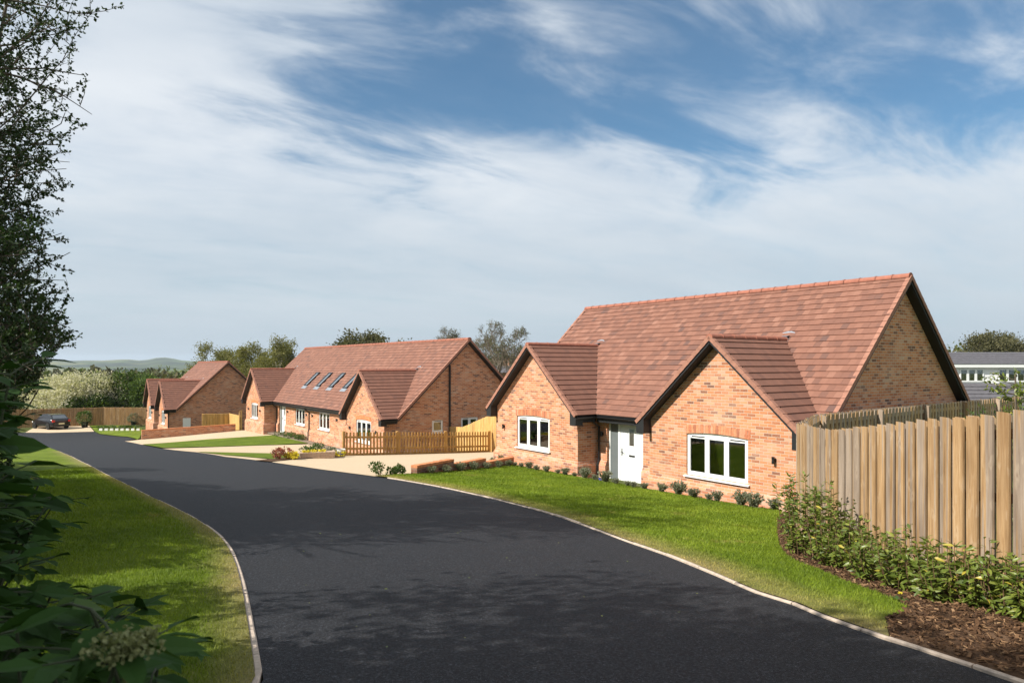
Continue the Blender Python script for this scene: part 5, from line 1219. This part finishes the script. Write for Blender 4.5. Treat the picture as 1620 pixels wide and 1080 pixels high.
# ------------------------------------------------------------------ white house beyond the garden on the right
def far_white_house():
    d = 52.0; z = lambda py: (YH-py)/FPX*d; xa = (1470-CXP)/FPX*d; g = gz(xa+8, d); root = thing('dormer_house', 'white rendered house with grey tiled roof and long dormer beyond the fence', 'house', (xa, d, g)); b = CZ-g
    w = 19.0; zt, zf, zw, ze = (b+z(v) for v in (556, 577, 606, 640))
    MB().box(0, w, 0, 5, zw-.2, zf-.05).build('dormer_wall', M_RENDER, root); MB().box(.0, w, -2.4, 7, -.5, ze-.25).build('wall', M_RENDER, root)
    MB().box(-.25, w+.25, -.32, -.02, zf-.20, zf+.05).build('fascia', M_WHITE, root)
    def rows(name, y0, z0, y1, z1, n, x0, x1):
        r = MB()
        for k in range(n):
            ya, za = y0+(y1-y0)*k/n, z0+(z1-z0)*k/n; yb, zb = y0+(y1-y0)*(k+1)/n, z0+(z1-z0)*(k+1)/n; r.hexa([(x0, ya, za), (x1, ya, za), (x1, yb+.05, zb-.03), (x0, yb+.05, zb-.03), (x0, ya, za+.06), (x1, ya, za+.06), (x1, yb+.05, zb+.01), (x0, yb+.05, zb+.01)])
        r.build(name, M_GREYROOF, root)['kind'] = 'stuff'
    rows('roof', -.35, zf+.06, 2.9, zt, 6, -.3, w+.3); rows('lower_roof', -2.7, ze-.2, -.03, zw, 7, -.3, w+.3)
    MB().poly([(-.3, 2.9, zt), (w+.3, 2.9, zt), (w+.3, 7.5, zf-1), (-.3, 7.5, zf-1)]).build('back_roof', M_GREYROOF, root)
    wx = lambda px: (px-1470)/FPX*d
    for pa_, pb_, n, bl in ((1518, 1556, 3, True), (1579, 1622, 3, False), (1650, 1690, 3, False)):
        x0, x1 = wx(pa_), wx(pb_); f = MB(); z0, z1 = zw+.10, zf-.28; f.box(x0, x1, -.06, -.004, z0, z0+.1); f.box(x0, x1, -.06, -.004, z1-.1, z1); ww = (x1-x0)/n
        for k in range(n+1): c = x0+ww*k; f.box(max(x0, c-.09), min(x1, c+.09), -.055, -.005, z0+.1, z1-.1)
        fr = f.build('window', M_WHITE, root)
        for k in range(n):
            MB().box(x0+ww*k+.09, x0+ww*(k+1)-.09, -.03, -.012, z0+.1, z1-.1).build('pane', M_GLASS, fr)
            MB().box(x0+ww*k+.09, x0+ww*(k+1)-.09, -.010, -.006, z0+.1, z1-.1).build('pane_backing', M_BLIND if bl else M_BLACK, fr)
far_white_house()
# young tree, conifer shrub and pot behind the near fence
rc = np.random.default_rng(91)
def behind(px, d): return (px-CXP)/FPX*d, d
x, y = behind(1607, 11.0); zt = CZ-(592-YH)/FPX*y
root = thing('young_tree', 'thin young tree with a leafy top behind the board fence', 'tree', (x, y, gz(x, y))); hgt = zt-gz(x, y); segs = [(np.array([[0, 0, -.1], [.01, 0, hgt*.5], [0, .01, hgt]]), [.03, .025, .012])]; P, D = [], []
for k in range(26):
    a = rc.uniform(0, 6.28); q = np.array([0, 0, hgt*rc.uniform(.62, 1.0)]); e = np.array([math.cos(a), math.sin(a), .25])*rc.uniform(.15, .5); segs.append((np.array([q, q+e*.5, q+e]), [.007, .005, .003])); P += [q+e*t for t in np.linspace(.3, 1, 9)]; D += [e+rc.normal(0, .3, 3) for _ in range(9)]
v, f = tubes(segs, 5); link('trunk', np_mesh('trunk', v, f), M_BARK, root); P = np.array(P); D = np.array(D); leaves('crown', leaf_arrays(np.repeat(P, 2, 0), np.repeat(D, 2, 0)+rc.normal(0, .6, (len(P)*2, 3)), .085, rc, .4), M_LAUREL, root)
x, y = behind(1592, 12.5); bush('conifer_shrub', 'spreading dark green conifer shrub behind the board fence', 'shrub', x, y, (2.6, 1.6, CZ-(626-YH)/FPX*y-gz(x, y)+.15), 5200, .085, M_SHRUB, rc, None, 8, 8, .25)
x, y = behind(1625, 11.8); bush('garden_shrub', 'yellow-green leafy shrub beside the young tree', 'shrub', x, y, (1.1, 1.1, CZ-(602-YH)/FPX*y-gz(x, y)+.1), 2200, .09, M_LAUREL, rc, None, 5, 6)

# ------------------------------------------------------------------ hedge behind the end fence
rb_ = np.random.default_rng(101)
def hedge(px, d, top, wid, mat, label, nm='hedge_shrub', n=9000, leaf=.26):
    x, y = behind(px, d); g = gz(x, y); h = CZ-(top-YH)/FPX*d-g; bush(nm, label, 'bush', x, y, (wid, wid*.8, h*1.08), n, leaf, mat, rb_, 'bushes behind the end fence', 9, 8, .6)
hedge(40, 80, 592, 7, M_HEDGE, 'dark green hedge bush beyond the lane end fence'); hedge(95, 78, 598, 6, M_BLOSSOM, 'lower pale blossom bush beside the tall blossom bush', 'blossom_bush')
hedge(128, 77, 586, 6.5, M_BLOSSOM, 'tall bush covered in creamy white blossom behind the end fence', 'blossom_bush', 14000, .2); hedge(156, 78, 583, 6, M_BLOSSOM, 'creamy blossom bush leaning over the green hedge', 'blossom_bush', 12000, .2)
hedge(184, 78, 586, 5.5, M_HEDGE, 'leafy green hedge bush next to the blossom'); hedge(212, 79, 583, 6.5, M_HEDGE, 'leafy green hedge bush reaching the far bungalow'); hedge(248, 84, 588, 7, M_HEDGE, 'hedge bush showing behind the far bungalow'); hedge(150, 75.5, 622, 4, M_HEDGE, 'low dark bush between the end fence and the blossom')
# ------------------------------------------------------------------ trees on the skyline
rk = np.random.default_rng(111)
def sky_tree(px, d, top, kind, label, rg, wid=None):
    x, y = behind(px, d); g = gz(x, y); h = CZ-(top-YH)/FPX*d-g
    if kind == 'birch': return tree('birch_tree', label, 'tree', x, y, h, rg, M_BIRCH, .24, 8, 3, (9, 6, 5), .62, .02, M_BIRCHB, h*.016, .50, group='birches behind the bungalows', droop=.8, jit=.35, trunk_frac=.86, start=.28, rmin=.012)
    if kind == 'bare': return tree('bare_tree', label, 'tree', x, y, h, rg, M_WOODS, .16, 1, 4, (7, 7, 6, 6), .80, .10, M_BARKG, h*.022, .60, jit=.12, trunk_frac=.55, start=.18, rmin=.016)
    return tree('broadleaf_tree', label, 'tree', x, y, h, rg, M_DARKTREE, .36, 9, 3, (8, 7, 6), .8, .08, M_BARK, h*.022, .6, jit=.4, trunk_frac=.66, start=.35)
for px, d, top, lb in ((335, 105, 545, 'weeping birch furthest from the long bungalow, by the far bungalow ridge'), (362, 112, 548, 'birch with a rounded crown between two taller birches'), (385, 108, 556, 'small birch behind the brick side wall'), (416, 104, 546, 'pale green birch beside the tallest birch'), (440, 100, 540, 'slim birch with a white trunk beside the tallest birch'), (455, 98, 534, 'tallest birch, its crown touching the long roof')):
    sky_tree(px, d, top, 'birch', lb, rk)
sky_tree(560, 92, 528, 'leafy', 'dark leafy tree with two heads above the long roof', rk); sky_tree(586, 96, 527, 'leafy', 'dark round-headed tree beside its twin above the long roof', rk)
for px, d, top, lb in ((712, 100, 517, 'bare twiggy tree left of the larger bare tree'), (779, 88, 505, 'large bare branching tree between the two near bungalows'), (742, 110, 524, 'small bare tree between two larger bare trees')): sky_tree(px, d, top, 'bare', lb, rk)
for px, d, top, lb in ((1514, 120, 530, 'spreading dark tree above the white house'), (1590, 125, 527, 'tall dark tree above the white dormer house'), (1612, 118, 526, 'dark tree paired with its neighbour above the white house')): sky_tree(px, d, top, 'leafy', lb, rk)
sky_tree(1552, 130, 532, 'bare', 'bare twiggy tree between the dark trees on the ridge', rk)
# chimneyed house glimpsed between the bungalows
x, y = behind(800, 95); g = gz(x, y); root = thing('distant_house', 'distant brick house with a chimney glimpsed between two bungalows', 'house', (x, y, g)); hh = CZ-(588-YH)/FPX*95-g
MB().box(-5, 5, 0, 7, -.5, hh).build('wall', M_BRICK, root); rf = MB().prism([(-.4, hh-.1), (7.4, hh-.1), (3.5, hh+1.0)], -5.3, 5.3, 'x').build('roof', M_GREYROOF, root); MB().box(-.5, .5, 3.0, 3.9, hh+.3, hh+1.9).build('chimney', M_BRICK, rf)
# woodland beyond: far-off masses of trees
def woodland(name, label, spots, n_leaf, leaf, rg):
    parts = []
    for x, y, r, h in spots:
        g = gz(x, y); P, d = blob_points(rg, n_leaf, (x, y, g+h*.5), (r, r, h*.55), .4, .6); v, f, t = leaf_arrays(P, d+rg.normal(0, .7, d.shape), leaf*rg.uniform(.6, 1.4, n_leaf), rg, .8); off = rg.normal(0, .24); parts.append((v, f, np.clip(t*.5+.25+off, 0, 1)))
    o = leaves(name, parts, M_WOODS, None, 'stuff'); tag(o, label, 'woodland')
rw = np.random.default_rng(121); sp = []
for k in range(150):
    d = rw.uniform(170, 420); px = rw.uniform(-60, 900); x, y = behind(px, d); top = rw.uniform(577, 592)+(d < 230)*6; h = max(5, CZ-(top-YH)/FPX*d-gz(x, y)); sp.append((x, y, rw.uniform(4, 8), h))
woodland('woodland', 'brown-green woodland filling the valley below the hills', sp, 420, 1.5, rw); sp = []
for k in range(34):
    d = rw.uniform(125, 180); px = rw.uniform(1440, 1760); x, y = behind(px, d); sp.append((x, y, rw.uniform(4, 7), max(4, CZ-(rw.uniform(541, 556)-YH)/FPX*d-gz(x, y))))
woodland('woodland', 'wooded ridge rising behind the white dormer house', sp, 600, .8, rw); sp = []
for k in range(20):
    d = rw.uniform(130, 190); px = rw.uniform(690, 880); x, y = behind(px, d); sp.append((x, y, rw.uniform(4, 7), max(4, CZ-(rw.uniform(556, 570)-YH)/FPX*d-gz(x, y))))
woodland('woodland', 'wooded rise behind the bare trees between the bungalows', sp, 600, .8, rw)

# ------------------------------------------------------------------ haze in the valley air
hz = MB().box(-9500, 9500, -400, 9500, -60, 130).build('haze', None); hz['kind'] = 'stuff'; tag(hz, 'thin bluish haze over the far hills', 'haze')
hm = bpy.data.materials.new('haze'); hm.use_nodes = True; t = hm.node_tree; t.nodes.clear(); vo = t.nodes.new('ShaderNodeVolumePrincipled'); oo = t.nodes.new('ShaderNodeOutputMaterial'); L(t, vo.outputs[0], oo.inputs['Volume'])
vo.inputs['Color'].default_value = (.72, .83, .95, 1); vo.inputs['Density'].default_value = 0.9e-4; vo.inputs['Anisotropy'].default_value = .2
hz.data.materials.append(hm)
